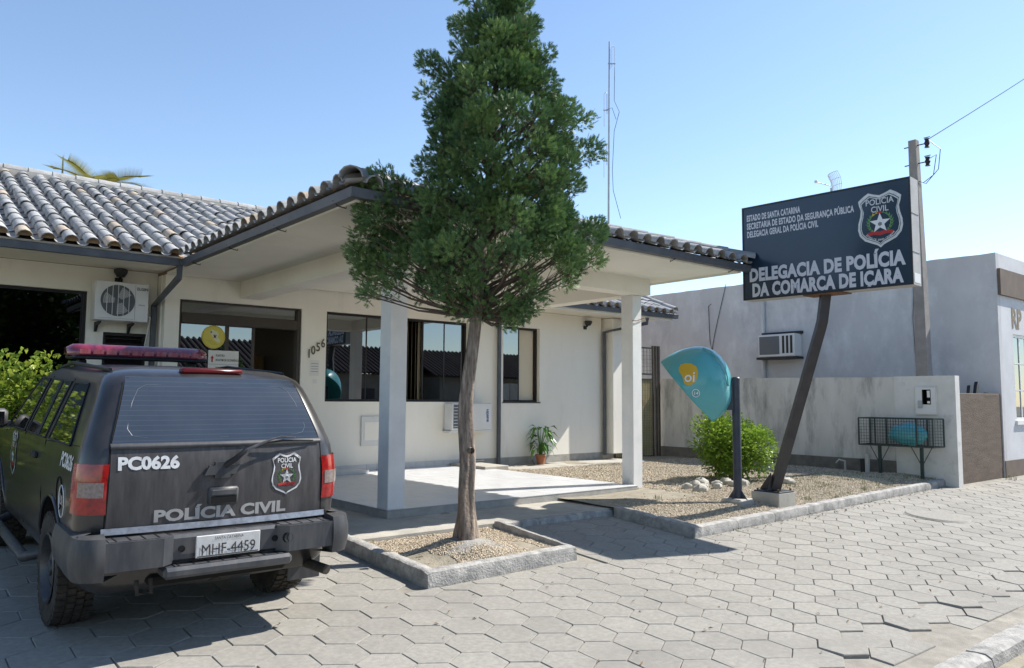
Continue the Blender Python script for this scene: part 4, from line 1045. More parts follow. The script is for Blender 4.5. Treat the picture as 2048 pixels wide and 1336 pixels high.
# ------------------------------------------------------------------ leafy bushes
leafmat('shrub_leaf', (.13, .23, .025), (.28, .40, .05), None, 0, .32, .35); leafmat('hedge_leaf', (.10, .19, .02), (.36, .42, .06), None, 0, .4, .35)
leafmat('pot_leaf', (.06, .16, .03), (.14, .28, .06), None, 0, .35, .3); leafmat('palm_leaf', (.10, .14, .03), (.32, .28, .06), None, 0, .5, .3)
leafmat('far_leaf', (.03, .07, .02), (.09, .14, .03), None, 0, .5, .25)
def leaf(mb, p, d, ln, wd, droop=.2, fold=.15):
    d = d.normalized(); s_ = d.cross(Vector((rnd(-.5, .5), rnd(-.5, .5), 1))).normalized(); n_ = s_.cross(d)
    m1 = p+d*ln*.5+n_*ln*.06; tip = p+d*ln-Vector((0, 0, droop*ln))
    mb.add([p, m1+s_*wd+n_*wd*fold, tip, m1-s_*wd+n_*wd*fold, m1], [(0, 4, 1), (4, 2, 1), (0, 3, 4), (4, 3, 2)])
def bush(name, label, cat, c, rx, ry, h, n, m, ln, wd, group=None, lobes=9, z0=.08, stems=7):
    o = empty(name, c, label, cat, group); c = Vector(c); f = MB(); st = MB()
    L_ = [(Vector((rnd(-.55, .55)*rx, rnd(-.55, .55)*ry, h*rnd(.38, .72))), rnd(.42, .6)) for _ in range(lobes)]
    L_.append((Vector((0, 0, h*.5)), .8))
    for i in range(n):
        lc, lr = random.choice(L_); v = Vector((random.gauss(0, 1), random.gauss(0, 1), random.gauss(0, 1))).normalized()*(random.random()**.25)
        p = lc+Vector((v.x*lr*rx, v.y*lr*ry, v.z*lr*h*.75))
        if p.z < z0*h: p.z = z0*h+rnd(0, .2)*h
        leaf(f, c+p, v+Vector((0, 0, .5))+Vector((rnd(-1, 1), rnd(-1, 1), rnd(-1, 1)))*.5, ln*rnd(.7, 1.2), wd*rnd(.7, 1.2))
    for i in range(stems):
        lc, lr = random.choice(L_); st.tube([c+Vector((rnd(-.06, .06), rnd(-.06, .06), 0)), c+lc*.5+Vector((0, 0, h*.1)), c+lc], [.014, .01, .005], 5, False)
    f.build('foliage', m, o); st.build('stems', 'bark', o); return o
bush('round_shrub', 'rounded bright green shrub behind the phone booth post', 'shrub', (11.45, 7.95, .2), .74, .68, 1.06, 9000, 'shrub_leaf', .07, .026, lobes=16, z0=.04)
for i, (x, y, r_, h) in enumerate(((-.5, 10.6, .8, 1.75), (.55, 10.3, .75, 1.85), (1.35, 10.6, .7, 1.74), (2.15, 10.9, .6, 1.5), (2.85, 11.0, .5, 1.45))):
    bush('hedge_shrub', ['yellow green hedge shrub at the far left beyond the frame edge', 'yellow green hedge shrub at the left edge behind the car', 'yellow green hedge shrub behind the car left of the light bar', 'dark green hedge shrub behind the car roof under the light bar', 'low hedge shrub at the right end of the row behind the car'][i], 'shrub', (x, y, .17), r_, .6, h, 5200, 'hedge_leaf', .085, .034, 'hedge shrubs below the left window', lobes=10)

# ------------------------------------------------------------------ potted plant
mat('clay_pot', (.42, .16, .08), .8, (.34, .13, .07), 12)
P = empty('potted_plant', (10.92, 12.2, .205), 'broad leaved house plant in a terracotta pot against the wall', 'plant', local=True)
pot = MB().lathe([(0, 0), (.075, 0), (.105, .17), (.118, .17), (.118, .205), (.10, .205), (.095, .175), (0, .17)], (0, 0, 0), 'z', 20).build('pot', 'clay_pot', P, 40)
f = MB(); st = MB()
for i in range(46):
    a = rnd(0, 6.28); h = rnd(.30, .78); r_ = rnd(.06, .22); p = Vector((math.cos(a)*r_, math.sin(a)*r_-.02, h)); d = Vector((math.cos(a), math.sin(a), rnd(-.5, .35)))
    st.tube([(rnd(-.04, .04), rnd(-.04, .04), .17), (p.x*.4, p.y*.4, h*.7), p], [.006, .005, .003], 5, False); leaf(f, p, d, rnd(.16, .26), rnd(.035, .055), rnd(.3, .8), .3)
f.build('foliage', 'pot_leaf', P); st.build('stems', 'pot_leaf', P)
MB().tube([(-.12, .05, 0), (-.22, .05, .12), (-.19, .05, .3), (-.12, .04, .38)], [.016, .018, .016, .01], 8).build('bent_stem', 'bark', P, 60)

# ------------------------------------------------------------------ air conditioners, lamps, antennas on the house
def fan_unit(name, label, x0, x1, z0, z1, y, brand, m='white_metal', fan=True):
    o = empty(name, ((x0+x1)/2, y+.14, z0), label, 'air conditioner')
    w_, h = x1-x0, z1-z0; c = MB().cbox(x0, x1, y, y+.27, z0, z1, .012).build('case', m, o, 40)
    return o, c
AC, case = fan_unit('split_condenser', 'white split condenser with a round fan grille on the wall left of the entrance', 2.505, 3.235, 2.67, 3.245, 12.50, 'ELGIN')
cx, cz, rr = 2.81, 2.965, .232
MB().lathe([(0, 0), (rr, 0), (rr, -.004), (0, -.004)], (cx, 12.4985, cz), 'y', 40).build('fan_opening', 'grey_fin', case)
mat('fan_grey', (.42, .42, .42), .5)
for k in range(3):
    a = R(20+120*k); pts = [(.05*math.cos(a), .05*math.sin(a))]+[(.2*math.cos(a+t), .2*math.sin(a+t)) for t in (.1, .4, .7, .95)]+[(.06*math.cos(a+1.3), .06*math.sin(a+1.3))]
    MB().prism(pts, (cx, 12.4935, cz), (1, 0, 0), (0, 0, 1), (0, -1, 0), .003).build('fan_blade', 'fan_grey', case)
for k in range(9): r_ = .03+k*.025; MB().tube([(cx+r_*math.cos(t*math.pi/16), 12.488, cz+r_*math.sin(t*math.pi/16)) for t in range(33)], .0022, 4, False).build('grille_ring', 'grey_fin', case)
for dx in (-.15, -.075, 0, .075, .15): hh = math.sqrt(rr*rr-dx*dx); MB().box(cx+dx-.004, cx+dx+.004, 12.483, 12.487, cz-hh, cz+hh).build('grille_bar', 'white_metal', case)
MB().box(3.045, 3.048, 12.497, 12.499, 2.69, 3.22).build('case_seam', 'print_grey', case); MB().box(2.56, 3.03, 12.497, 12.499, 2.70, 2.703).build('case_seam', 'print_grey', case)
textmesh('brand_text', 'ELGIN', 'ink', (3.065, 12.498, 3.14), (1, 0, 0), (0, 0, 1), .062, case, .95, .015, fit=.15)
textmesh('brand_text', 'silent', 'print_grey', (3.09, 12.498, 2.91), (1, 0, 0), (0, 0, 1), .04, case, 1.1, 0, shear=.2)
for x in (2.58, 3.03):
    MB().prism([(0, 0), (.30, 0), (.30, .02), (.12, .05), (.03, .14), (0, .14)], (x, 12.855, 2.655), (0, -1, 0), (0, 0, -1), (1, 0, 0), .035).build('bracket', 'black_metal', AC)
MB().tube([(3.235, 12.62, 2.78), (3.30, 12.64, 2.76), (3.30, 12.70, 2.6), (3.29, 12.84, 2.3)], .014, 6).build('hose', 'white_plastic', AC, 50)
AC2, case2 = fan_unit('wall_condenser', 'white condenser with blue lettering behind the tree trunk under the window', 8.66, 9.62, .945, 1.47, 12.205, 'austin')
MB().box(8.69, 8.80, 12.198, 12.204, .99, 1.44).build('side_grille', 'grey_fin', case2)
for k in range(7): MB().box(8.69, 8.80, 12.192, 12.1965, 1.02+k*.06, 1.03+k*.06).build('grille_bar', 'white_metal', case2)
MB().box(9.0, 9.34, 12.198, 12.204, .98, 1.44).build('front_grille', 'white_plastic', case2)
textmesh('brand_text', 'austin', 'navy_print', (9.535, 12.2025, 1.10), (0, 0, 1), (-1, 0, 0), .105, case2, 1.02, .02)
MB().box(8.63, 9.66, 12.23, 12.49, .905, .94).build('shelf', 'white_metal', AC2)
MB().tube([(9.3, 12.46, .93), (9.31, 12.47, .6), (9.33, 12.47, .4), (9.42, 12.44, .33), (9.60, 12.42, .33)], .009, 6).build('hose', 'white_plastic', AC2, 50)
MB().tube([(9.30, 12.488, 1.47), (9.37, 12.488, 1.6), (9.39, 12.488, 2.6), (9.36, 12.488, 3.05)], .03, 8).build('pipe_sleeve', 'white_plastic', AC2, 50)
def lampy(name, label, p, s_):
    o = empty(name, p, label, 'lamp', local=True)
    MB().cbox(-.05*s_, .05*s_, -.02, .0, -.06*s_, .02*s_, .005).build('mount', 'black_metal', o); MB().tube([(0, -.01, -.02*s_), (0, -.09*s_, .02*s_)], .02*s_, 8).build('arm', 'black_metal', o)
    MB().lathe([(0, .0), (.05*s_, 0), (.085*s_, .06*s_), (.09*s_, .10*s_), (.07*s_, .11*s_), (0, .11*s_)], (0, -.11*s_, .02*s_), 'z', 16).build('head', 'black_metal', o, 40)
lampy('flood_lamp', 'small black spotlight above the white condenser on the left', (2.885, 12.858, 3.33), 1.1); lampy('flood_lamp', 'small brown sensor lamp high on the right end of the white wall', (12.52, 12.498, 3.20), 1.0)
mat('galvanised', (.42, .43, .45), .45, (.33, .34, .36), 6, metal=.5)
A = empty('antenna_mast', (13.85, 13.0, 4.2), 'slender radio antenna mast with folded dipoles rising above the roof', 'antenna')
mx_, my_ = 13.85, 13.0
MB().tube([(mx_-.02, my_, 4.1), (mx_+.06, my_, 10.52)], [.032, .022], 8).build('mast', 'galvanised', A, 60)
for (z, sg) in ((9.95, 1), (8.75, -1), (7.45, -1)):
    dx = .13*sg; q = HR
    c = Vector((mx_+.01*(z-4), my_, z)); MB().tube([c-q*.04, c+q*dx*1.15], .016, 6).build('dipole_arm', 'galvanised', A)
    a0 = c+q*dx
    MB().tube([a0+Vector((0, 0, -.42)), a0+Vector((0, 0, .42)), a0+q*.05*sg*-1+Vector((0, 0, .46)), a0-q*.07*sg+Vector((0, 0, .42)), a0-q*.07*sg+Vector((0, 0, -.1))], .007, 5).build('dipole', 'galvanised', A)
MB().tube([Vector((mx_+.06, my_, 9.9))+HR*.13, Vector((mx_+.05, my_, 9.0))+HR*.12, Vector((mx_, my_, 8.7))+HR*.28, Vector((mx_, my_, 8.2))+HR*.15, Vector((mx_, my_, 7.2))+HR*.1, Vector((mx_, my_, 6.7))+HR*.12, Vector((mx_, my_, 6.0))+HR*.3], .007, 5).build('cable', 'black_metal', A)
MB().tube([Vector((mx_, my_, 8.75))-HR*.03, Vector((mx_, my_, 8.8))+HR*.1, Vector((mx_, my_, 8.5))+HR*.2], .006, 5).build('cable', 'black_metal', A)
# ------------------------------------------------------------------ door sticker and notice board
def ypt(px, py, Y):
    d = fwd+r2*((px-1024)/1557.1)-u2*((py-668)/1557.1); return Vector((0, 0, 1.55))+d*(Y/d.y)
sy = 12.578; o = empty('round_sticker_sign', ypt(427, 674, sy), 'round yellow sticker on the glass of the entrance', 'sticker')
c = ypt(427, 674, sy); r_ = .185
disc = lambda k, n=36: [(k*math.cos(2*math.pi*i/n), k*math.sin(2*math.pi*i/n)) for i in range(n)]
dsk = MB().prism(disc(r_), c, (1, 0, 0), (0, 0, 1), (0, -1, 0), .002).build('disc', 'sticker_yellow', o)
mat('sticker_pale', (.68, .66, .45), .5); mat('sticker_line', (.45, .42, .05), .5)
MB().tube([c+Vector((.17*math.cos(t*math.pi/18), -.003, .17*math.sin(t*math.pi/18))) for t in range(37)], .002, 4, False).build('ring', 'sticker_line', o)
MB().prism([(-.07, .07), (-.03, .12), (.02, .10), (.06, .09), (.08, .05), (.06, 0), (.10, -.04), (.11, -.09), (.06, -.08), (.0, -.04), (-.02, .02)], c, (1, 0, 0), (0, 0, 1), (0, -1, 0), .0026).build('map_shape', 'sticker_pale', o)
for (a, bb, s_) in ((-.04, .075, .6), (.02, .01, 1)):
    MB().prism([(a+x*s_, bb+y*s_) for x, y in ((-.03, .03), (-.008, .012), (0, .045), (.008, .012), (.035, .03), (.012, -.005), (.03, -.035), (0, -.015), (-.025, -.035), (-.012, -.004))], c, (1, 0, 0), (0, 0, 1), (0, -1, 0), .0032).build('figure', 'ink', o)
for k in range(4): MB().box(c.x-.12+.03*k, c.x-.02+.03*k, sy-.0035, sy-.003, c.z-.06-.022*k, c.z-.053-.022*k).build('text_line', 'sticker_line', o)
c0, c1 = ypt(417, 700, sy-.01), ypt(476, 745, sy-.01); o = empty('notice_board', ((c0.x+c1.x)/2, sy, c1.z), 'white direction sign with red arrows on the entrance glass', 'sign')
pn = MB().cbox(c0.x, c1.x, sy-.014, sy-.004, c1.z-.12, c0.z, .002).build('panel', 'paper', o)
for k, (t1, dz) in enumerate((('PLANTÃO', .10), ('BOLETIM DE OCORRÊNCIA', .17), ('SECRETARIA', .30))):
    textmesh('sign_text', t1, 'ink', (c0.x+.115, sy-.0155, c0.z-dz), (1, 0, 0), (0, 0, 1), .05, pn, .62, .012)
for dz in (.19, .39): MB().prism([(-.012, 0), (.012, 0), (.012, .06), (.028, .06), (0, .11), (-.028, .06), (-.012, .06)], (c0.x+.06, sy-.0142, c0.z-dz), (1, 0, 0), (0, 0, 1), (0, -1, 0), .0015).build('arrow', 'arrow_red', pn)
MB().box(c0.x+.01, c1.x-.01, sy-.0155, sy-.0145, c0.z-.225, c0.z-.221).build('rule_line', 'print_grey', pn)
# ------------------------------------------------------------------ big sign on its leaning post
mat('sign_blue', (.012, .026, .050), .28, (.016, .032, .058), 2, coat=.3); mat('sign_case', (.40, .38, .35), .5, (.32, .30, .28), 4); mat('sign_letter', (.56, .56, .60), .5)
mat('post_brown', (.042, .036, .035), .5, (.06, .05, .046), 5); mat('rust', (.20, .09, .04), .9, (.10, .05, .03), 9)
SX = 9.85
SG = empty('police_sign', (9.8, 6.0, .2), 'large dark blue sign box with white lettering on a leaning brown post', 'sign')
sa = R(3.7); U = Vector((math.sin(sa), -math.cos(sa), 0)); NV = Vector((-math.cos(sa), -math.sin(sa), 0)); Z = Vector((0, 0, 1))
SL, SH, SD = 2.335, 1.365, .25
SO = Vector((SX-.07, 6.505, 3.0))           # lower left front corner (seen from the street side)
sb = MB().prism([(0, 0), (SL, 0), (SL, SH), (0, SH)], SO, U, Z, -NV, SD).build('sign_box', 'sign_case', SG)
MB().prism([(.012, .012), (SL-.012, .012), (SL-.012, SH-.012), (.012, SH-.012)], SO, U, Z, NV, .006).build('sign_face', 'sign_blue', sb)
fm = [((0, SL), (0, .022)), ((0, SL), (SH-.022, SH)), ((0, .022), (.022, SH-.022)), ((SL-.022, SL), (.022, SH-.022))]
for (a0, a1), (b0, b1) in fm: MB().prism([(a0, b0), (a1, b0), (a1, b1), (a0, b1)], SO, U, Z, NV, .014).build('sign_rim', 'black_metal', sb)
def stext(body, a, a1, b, size, bold, space=1): textmesh('sign_text', body, 'sign_letter', SO+U*a+Z*b, U, Z, size, sb, 1, bold, .0075, 'LEFT', space, fit=a1-a)
stext('ESTADO DE SANTA CATARINA', .075, .89, 1.155, .122, .035, 1.08); stext('SECRETARIA DE ESTADO DA SEGURANÇA PÚBLICA', .075, 1.63, 1.035, .122, .035, 1.08); stext('DELEGACIA GERAL DA POLÍCIA CIVIL', .075, 1.14, .915, .122, .035, 1.08)
stext('DELEGACIA DE POLÍCIA', .10, 2.245, .272, .25, .052, 1.06); stext('DA COMARCA DE IÇARA', .14, 2.215, .05, .25, .052, 1.06)
badge(sb, SO+U*1.955+Z*.90+NV*.0065, U, Z, NV, .70, 'sign_blue')
cm = SO+U*(SL/2)-NV*(SD/2)
for t in (.3, .66): MB().prism([(0, 0), (SD-.02, 0), (SD-.02, .006), (0, .006)], SO+U*(SL+.001)+Z*SH*t, -NV, Z, U, .004).build('side_seam', 'print_grey', sb)
MB().prism([(.02, .03), (SD-.03, .03), (SD-.03, .15), (.02, .15)], SO+U*(SL+.0005), -NV, Z, U, .003).build('side_label', 'white_plastic', sb)
B0 = Vector((9.80, 6.08, .33)); B1 = Vector((9.93, 5.40, 2.58)); B2 = Vector((cm.x, 5.36, 3.0))
MB().tube([B0, B0.lerp(B1, .5), B1-Vector((0, -.01, .02)), B1+Vector((0, -.01, .05)), B2], [.088, .086, .085, .085, .085], 4).build('post', 'post_brown', SG)
MB().cbox(B2.x-.14, B2.x+.14, B2.y-.3, B2.y+.25, 2.985, 2.998, .002).build('mount_plate', 'rust', SG)
MB().cbox(9.60, 10.02, 5.90, 6.33, .05, .30, .012).build('footing', 'concrete', SG); MB().cbox(9.62, 10.0, 5.90, 6.30, .30, .315, .003).build('base_plate', 'black_metal', SG)
MB().prism([(0, 0), (.22, 0), (.04, .24)], (9.80, 6.10, .315), (0, 1, 0), Z, (1, 0, 0), .012).build('gusset', 'post_brown', SG); MB().prism([(0, 0), (.18, 0), (.03, .22)], (9.79, 6.08, .315), (-1, 0, 0), Z, (0, 1, 0), .012).build('gusset', 'post_brown', SG)
for (x, y) in ((9.66, 5.94), (9.96, 5.94), (9.66, 6.26), (9.96, 6.26)): MB().tube([(x, y, .31), (x, y, .345)], .016, 6).build('anchor_bolt', 'rust', SG)
# small dish antenna seen above the sign
mat('dish', (.55, .57, .58), .5)
def xpt(px, py, X):
    d = fwd+r2*((px-1024)/1557.1)-u2*((py-668)/1557.1); return Vector((0, 0, 1.55))+d*(X/d.x)
dc = xpt(1662, 372, 18.6); D = empty('grid_antenna', dc-Vector((0, 0, 1.1)), 'small pale grid dish antenna peeking over the top of the sign', 'antenna')
MB().tube([dc-Vector((0, 0, 1.2)), dc-Vector((0, 0, .05))], .025, 6).build('mast', 'galvanised', D)
for k in range(-6, 7):
    t = k/6; pts = [dc+HF*.02+HR*(.02+.10*(1-s_*s_)-.05)+Vector((0, 0, .32*s_))+HF*.28*t+HR*(.09*t*t) for s_ in (-1, -.5, 0, .5, 1)]
    MB().tube(pts, .006, 4).build('grid_rod', 'dish', D)
for s_ in (-1, -.5, 0, .5, 1): MB().tube([dc+HF*.02+HR*(.02+.10*(1-s_*s_)-.05)+Vector((0, 0, .32*s_))+HF*.28*k/6+HR*(.09*(k/6)**2) for k in range(-6, 7, 2)], .008, 4).build('grid_rod', 'dish', D)
MB().tube([dc, dc-HR*.38+Vector((0, 0, .1))], .012, 5).build('feed_arm', 'galvanised', D); MB().cbox(dc.x-.33, dc.x-.27, dc.y+.2, dc.y+.27, dc.z+.07, dc.z+.14, .01).build('feed_horn', 'dish', D)

# ------------------------------------------------------------------ egg-shaped phone hood
mat('hood_teal', (.075, .33, .35), .28, (.09, .37, .39), 1.5, coat=.25); mat('hood_yellow', (.62, .38, .03), .4); mat('post_navy', (.028, .036, .055), .45, (.05, .055, .07), 5); mat('letter_pure', (.75, .75, .74), .5)
PH = empty('phone_booth', (9.29, 6.33, .2), 'teal egg shaped public phone hood with a yellow blob logo on a dark post', 'phone booth')
HU = Vector((.5, -.866, 0)).normalized(); HN = Vector((HU.y, -HU.x, 0))   # HN points to the viewer side (-Y)
k_ = 1/144.0; ku = .90*k_/HU.dot(rgt)
C0 = Vector((9.29, 6.33, 0))+HN*.02+HU*.035
def hpnt(px, py): # picture-like plane through the post
    return C0+HU*((px-1477)*ku)+Vector((0, 0, 1.55+(797-py)*k_))
SH_ = [(-3, 0), (-4, 14), (-1, 32), (8, 56), (22, 78), (36, 90), (52, 98), (74, 100), (96, 96), (112, 88), (126, 77), (140, 66), (151, 53), (158, 34), (159, 16), (155, 0)]
T0 = (1322, 722); ca = (103/155, 116/155); cn = (116/155, -103/155)
def outl(i): s_, h = SH_[i]; return (T0[0]+ca[0]*s_+cn[0]*h, T0[1]+ca[1]*s_+cn[1]*h)
def foot(i): s_, h = SH_[i]; s2 = max(0, min(155, s_)); return (T0[0]+ca[0]*s2, T0[1]+ca[1]*s2)
NS_ = 18
def hood(i, j, off=0):
    o_ = hpnt(*outl(i)); f_ = hpnt(*foot(i)); s_ = max(0, min(155, SH_[i][0]))/155; wd = (.50*(math.sin(math.pi*min(1, max(0, .06+.88*s_)))**.55))+off
    t = math.pi*(j/NS_)-math.pi/2; ct = max(0, math.cos(t))**.62; st_ = math.sin(t)
    sc_ = 1+off*2.2
    return f_+(o_-f_)*(ct*sc_)+HN*(-wd*st_)
hm_ = MB()
hm_.v = [tuple(hood(i, j)) for i in range(len(SH_)) for j in range(NS_+1)]+[tuple(hood(i, j, -.022)) for i in range(len(SH_)) for j in range(NS_+1)]
q = NS_+1; n0 = len(SH_)*q
for i in range(len(SH_)-1):
    for j in range(NS_):
        hm_.f.append((i*q+j, i*q+j+1, (i+1)*q+j+1, (i+1)*q+j)); hm_.f.append((n0+i*q+j, n0+(i+1)*q+j, n0+(i+1)*q+j+1, n0+i*q+j+1))
    for j in (0, NS_): hm_.f.append((i*q+j, (i+1)*q+j, n0+(i+1)*q+j, n0+i*q+j))
for i in (0, len(SH_)-1):
    for j in range(NS_): hm_.f.append((i*q+j, i*q+j+1, n0+i*q+j+1, n0+i*q+j))
hood_o = hm_.build('hood', 'hood_teal', PH, 60); sm_ = hood_o.modifiers.new('s', 'SUBSURF'); sm_.levels = 1; sm_.render_levels = 2
for jj in (0, NS_): MB().tube([hood(i, jj) for i in range(len(SH_))], .012, 6).build('hood_rim', 'hood_teal', hood_o, 60)
MB().tube([hood(i, 6, .012) for i in range(5, 11)], .012, 6).build('hood_rib', 'hood_teal', hood_o, 60)
# logo projected onto the hood's street side
bpy.context.view_layer.update()
dg = bpy.context.evaluated_depsgraph_get()
from mathutils.bvhtree import BVHTree
ho = hood_o.evaluated_get(dg); hmesh = ho.to_mesh(); bvh = BVHTree.FromPolygons([hood_o.matrix_world @ v.co for v in hmesh.vertices], [tuple(p.vertices) for p in hmesh.polygons]); ho.to_mesh_clear()
def onto(px, py, lift):
    o_ = hpnt(px, py)+HN*2; hit = bvh.ray_cast(o_, -HN)
    return (hit[0]+HN*lift) if hit[0] else hpnt(px, py)+HN*.3
def decal(name, poly, m, lift, par):
    bm = bmesh.new(); vs = [bm.verts.new((a, c, 0)) for a, c in poly]; bm.faces.new(vs); bmesh.ops.triangulate(bm, faces=bm.faces)
    for _ in range(3): bmesh.ops.subdivide_edges(bm, edges=bm.edges, cuts=1, use_grid_fill=True)
    bmesh.ops.triangulate(bm, faces=bm.faces)
    for v in bm.verts: v.co = onto(v.co.x, v.co.y, lift)
    me = bpy.data.meshes.new(name); bm.to_mesh(me); bm.free(); me.materials.append(MATS[m]); me.shade_smooth(); return link(name, me, par)
blob = [(1364, 734), (1368, 727), (1378, 724), (1390, 725), (1400, 731), (1404, 741), (1403, 752), (1398, 762), (1390, 767), (1382, 768), (1376, 764), (1374, 756), (1371, 748), (1366, 742)]
lg = decal('logo_blob', blob, 'hood_yellow', .006, hood_o)
def htext(body, px, py, size, m, lift):
    c_ = bpy.data.curves.new('t', 'FONT'); c_.body = body; c_.size = 1; c_.offset = .012; c_.align_x = 'CENTER'; c_.resolution_u = 3
    o = bpy.data.objects.new('t', c_); sc.collection.objects.link(o); dg2 = bpy.context.evaluated_depsgraph_get(); me = bpy.data.meshes.new_from_object(o.evaluated_get(dg2)); bpy.data.objects.remove(o)
    for v in me.vertices: v.co = onto(px+v.co.x*size+v.co.y*size*.05, py-v.co.y*size, lift)
    me.materials.clear(); me.materials.append(MATS[m]); link('logo_text', me, hood_o)
htext('oi', 1387, 761, 29, 'letter_pure', .012)
MB().tube([onto(1399+7*math.cos(t*math.pi/12), 783+7.5*math.sin(t*math.pi/12), .006) for t in range(25)], .0055, 5, False).build('number_ring', 'letter_pure', hood_o)
htext('14', 1399, 786.5, 9.5, 'letter_pure', .008)
MB().tube([(9.29, 6.33, .2), (9.285, 6.33, 1.86)], .058, 20).build('post', 'post_navy', PH, 50); MB().tube([(9.285, 6.33, 1.86), (9.285, 6.33, 1.875)], [.062, .05], 20).build('post_cap', 'post_navy', PH, 40)
MB().prism([(-.02, 1.42), (.26, 1.42), (.26, 1.83), (-.02, 1.83)], Vector((9.29, 6.33, 0))+HN*.05, -HU, Z, -HN, .1).build('bracket', 'post_navy', PH)
for a in (0, math.pi/2, math.pi, 1.5*math.pi): MB().prism([(0, 0), (.15, 0), (.055, .13), (.05, .13)], (9.29, 6.33, .21), (math.cos(a), math.sin(a), 0), Z, (-math.sin(a), math.cos(a), 0), .01).build('foot_gusset', 'post_navy', PH)
MB().cbox(9.12, 9.46, 6.17, 6.50, .06, .222, .03).build('footing', 'concrete', PH)
MB().prism([(.28, 1.45), (.45, 1.45), (.45, 1.85), (.28, 1.85)], Vector((9.29, 6.33, 0))+HN*.12, -HU, Z, -HN, .24).build('telephone', 'post_navy', PH)

# ------------------------------------------------------------------ boundary wall, meter box, rubbish cage
mat('wall_foot', (.20, .18, .15), .95, (.13, .12, .10), 5, .6, 50)
mat('old_plaster', (.64, .62, .565), .92, (.54, .52, .47), 2.2, .35, 70, stretch=(1, 1, .28), col3=(.24, .23, .21), n3=3.0, thr3=(.47, .72))
mat('old_plaster_pale', (.67, .655, .61), .92, (.57, .555, .515), 2.5, .3, 70, col3=(.27, .27, .25), n3=2.6, thr3=(.58, .8))
mat('neighbour_plaster', (.55, .54, .53), .92, (.45, .44, .44), 1.1, .3, 50, col3=(.66, .655, .64), n3=1.3, thr3=(.5, .72), stretch=(1, 1, .6))
mat('brown_plaster', (.155, .115, .085), .95, (.105, .08, .06), 2.2, .9, 55, stretch=(1, 1, 4)); mat('white_render', (.62, .62, .62), .9, (.54, .54, .54), 2, .2, 60); mat('fascia_brown', (.17, .13, .10), .85, (.13, .10, .08), 3); mat('logo_brown', (.22, .17, .11), .6)
BWL = empty('boundary_wall', (15.27, 9, .1), 'weathered grey plaster boundary wall running back from the street', 'wall')
def ragged_wall(mb, x0, x1, y0, y1, z0, zf):
    n = int((y1-y0)/.12); vs = []
    for i in range(n+1):
        y = y0+(y1-y0)*i/n; zt = zf(y)+.006*noise.noise(Vector((y*5, 2, 0))); vs += [(x0, y, z0), (x0, y, zt), (x1, y, zt), (x1, y, z0)]
    mb.add(vs, [(i*4+k, (i+1)*4+k, (i+1)*4+(k+1) % 4, i*4+(k+1) % 4) for i in range(n) for k in range(4)]+[(0, 1, 2, 3), (n*4+3, n*4+2, n*4+1, n*4)])
m = MB(); ragged_wall(m, 15.2, 15.34, 6.82, 12.72, .0, lambda y: 2.02+.01*(y-6.8)); m.build('wall_face', 'old_plaster', BWL)
m = MB(); ragged_wall(m, 15.17, 15.36, 5.73, 6.82, -.05, lambda y: 2.03); m.build('end_pier', 'old_plaster_pale', BWL)
MB().cbox(15.175, 15.2, 6.83, 12.7, .0, .43, .008).build('wall_base', 'wall_foot', BWL)
def XB(px0, py0, px1, py1, X): a, c = xpt(px0, py0, X), xpt(px1, py1, X); return min(a.y, c.y), max(a.y, c.y), min(a.z, c.z), max(a.z, c.z)
y0, y1, z0, z1 = XB(1829, 773, 1876, 831, 15.165); MT = empty('meter_box', (15.16, (y0+y1)/2, z0), 'grey electricity meter box with a small window set in the wall pier', 'meter box')
mb_ = MB().cbox(15.14, 15.168, y0, y1, z0, z1, .006).build('box', 'old_plaster_pale', MT); MB().cbox(15.128, 15.139, y0+.02, y1-.02, z0+.02, z1-.02, .004).build('lid', 'white_plastic', MT)
MB().box(15.122, 15.127, y0+.10, y0+.25, z0+.20, z1-.06).build('window', 'glass_dark', MT); MB().cbox(15.105, 15.126, y1-.15, y1-.07, z0+.13, z0+.27, .006).build('lock', 'galvanised', MT); MB().box(15.119, 15.1215, y0+.11, y0+.16, z0+.33, z1-.08).build('dial', 'paper', MT); MB().box(15.119, 15.1215, y0+.11, y0+.16, z0+.22, z0+.26).build('dial', 'paper', MT)
mat('cage_green', (.02, .04, .038), .5, (.035, .05, .045), 6)
CG = empty('rubbish_cage', (14.95, 6.7, .1), 'dark green wire mesh rubbish cage on two legs in front of the wall', 'rubbish cage')
cy0, cy1, cz0, cz1, cx0, cx1 = 5.92, 7.26, .74, 1.24, 14.62, 15.08
for x in (cx0, cx1):
    for z in (cz0, cz1): MB().tube([(x, cy0, z), (x, cy1, z)], .016, 4).build('frame_rail', 'cage_green', CG)
    for y in (cy0, cy0+.28, cy1-.31, cy1): MB().tube([(x, y, cz0), (x, y, cz1)], .016, 4).build('frame_post', 'cage_green', CG)
for y in (cy0, cy1):
    for z in (cz0, cz1): MB().tube([(cx0, y, z), (cx1, y, z)], .016, 4).build('frame_rail', 'cage_green', CG)
for x in (cx0, cx1):
    for k in range(1, 9): MB().tube([(x, cy0, cz0+.5*k/9), (x, cy1, cz0+.5*k/9)], .0035, 4).build('mesh_wire', 'cage_green', CG)
    for k in range(1, 27): y = cy0+(cy1-cy0)*k/27; MB().tube([(x, y, cz0), (x, y, cz1)], .0035, 4).build('mesh_wire', 'cage_green', CG)
for k in range(1, 12): y = cy0+(cy1-cy0)*k/12; MB().tube([(cx0, y, cz0), (cx1, y, cz0)], .0035, 4).build('mesh_wire', 'cage_green', CG)
for y in (6.22, 6.98):
    MB().tube([(14.85, y, .05), (14.85, y, cz0)], .035, 4).build('leg', 'cage_green', CG)
    for sg in (-1, 1): MB().tube([(14.85, y, .38), (14.85, y+sg*.19, cz0)], .008, 5).build('brace', 'cage_green', CG)
mat('bag_teal', (.05, .30, .34), .3, (.10, .38, .42), 5, spec=.6)
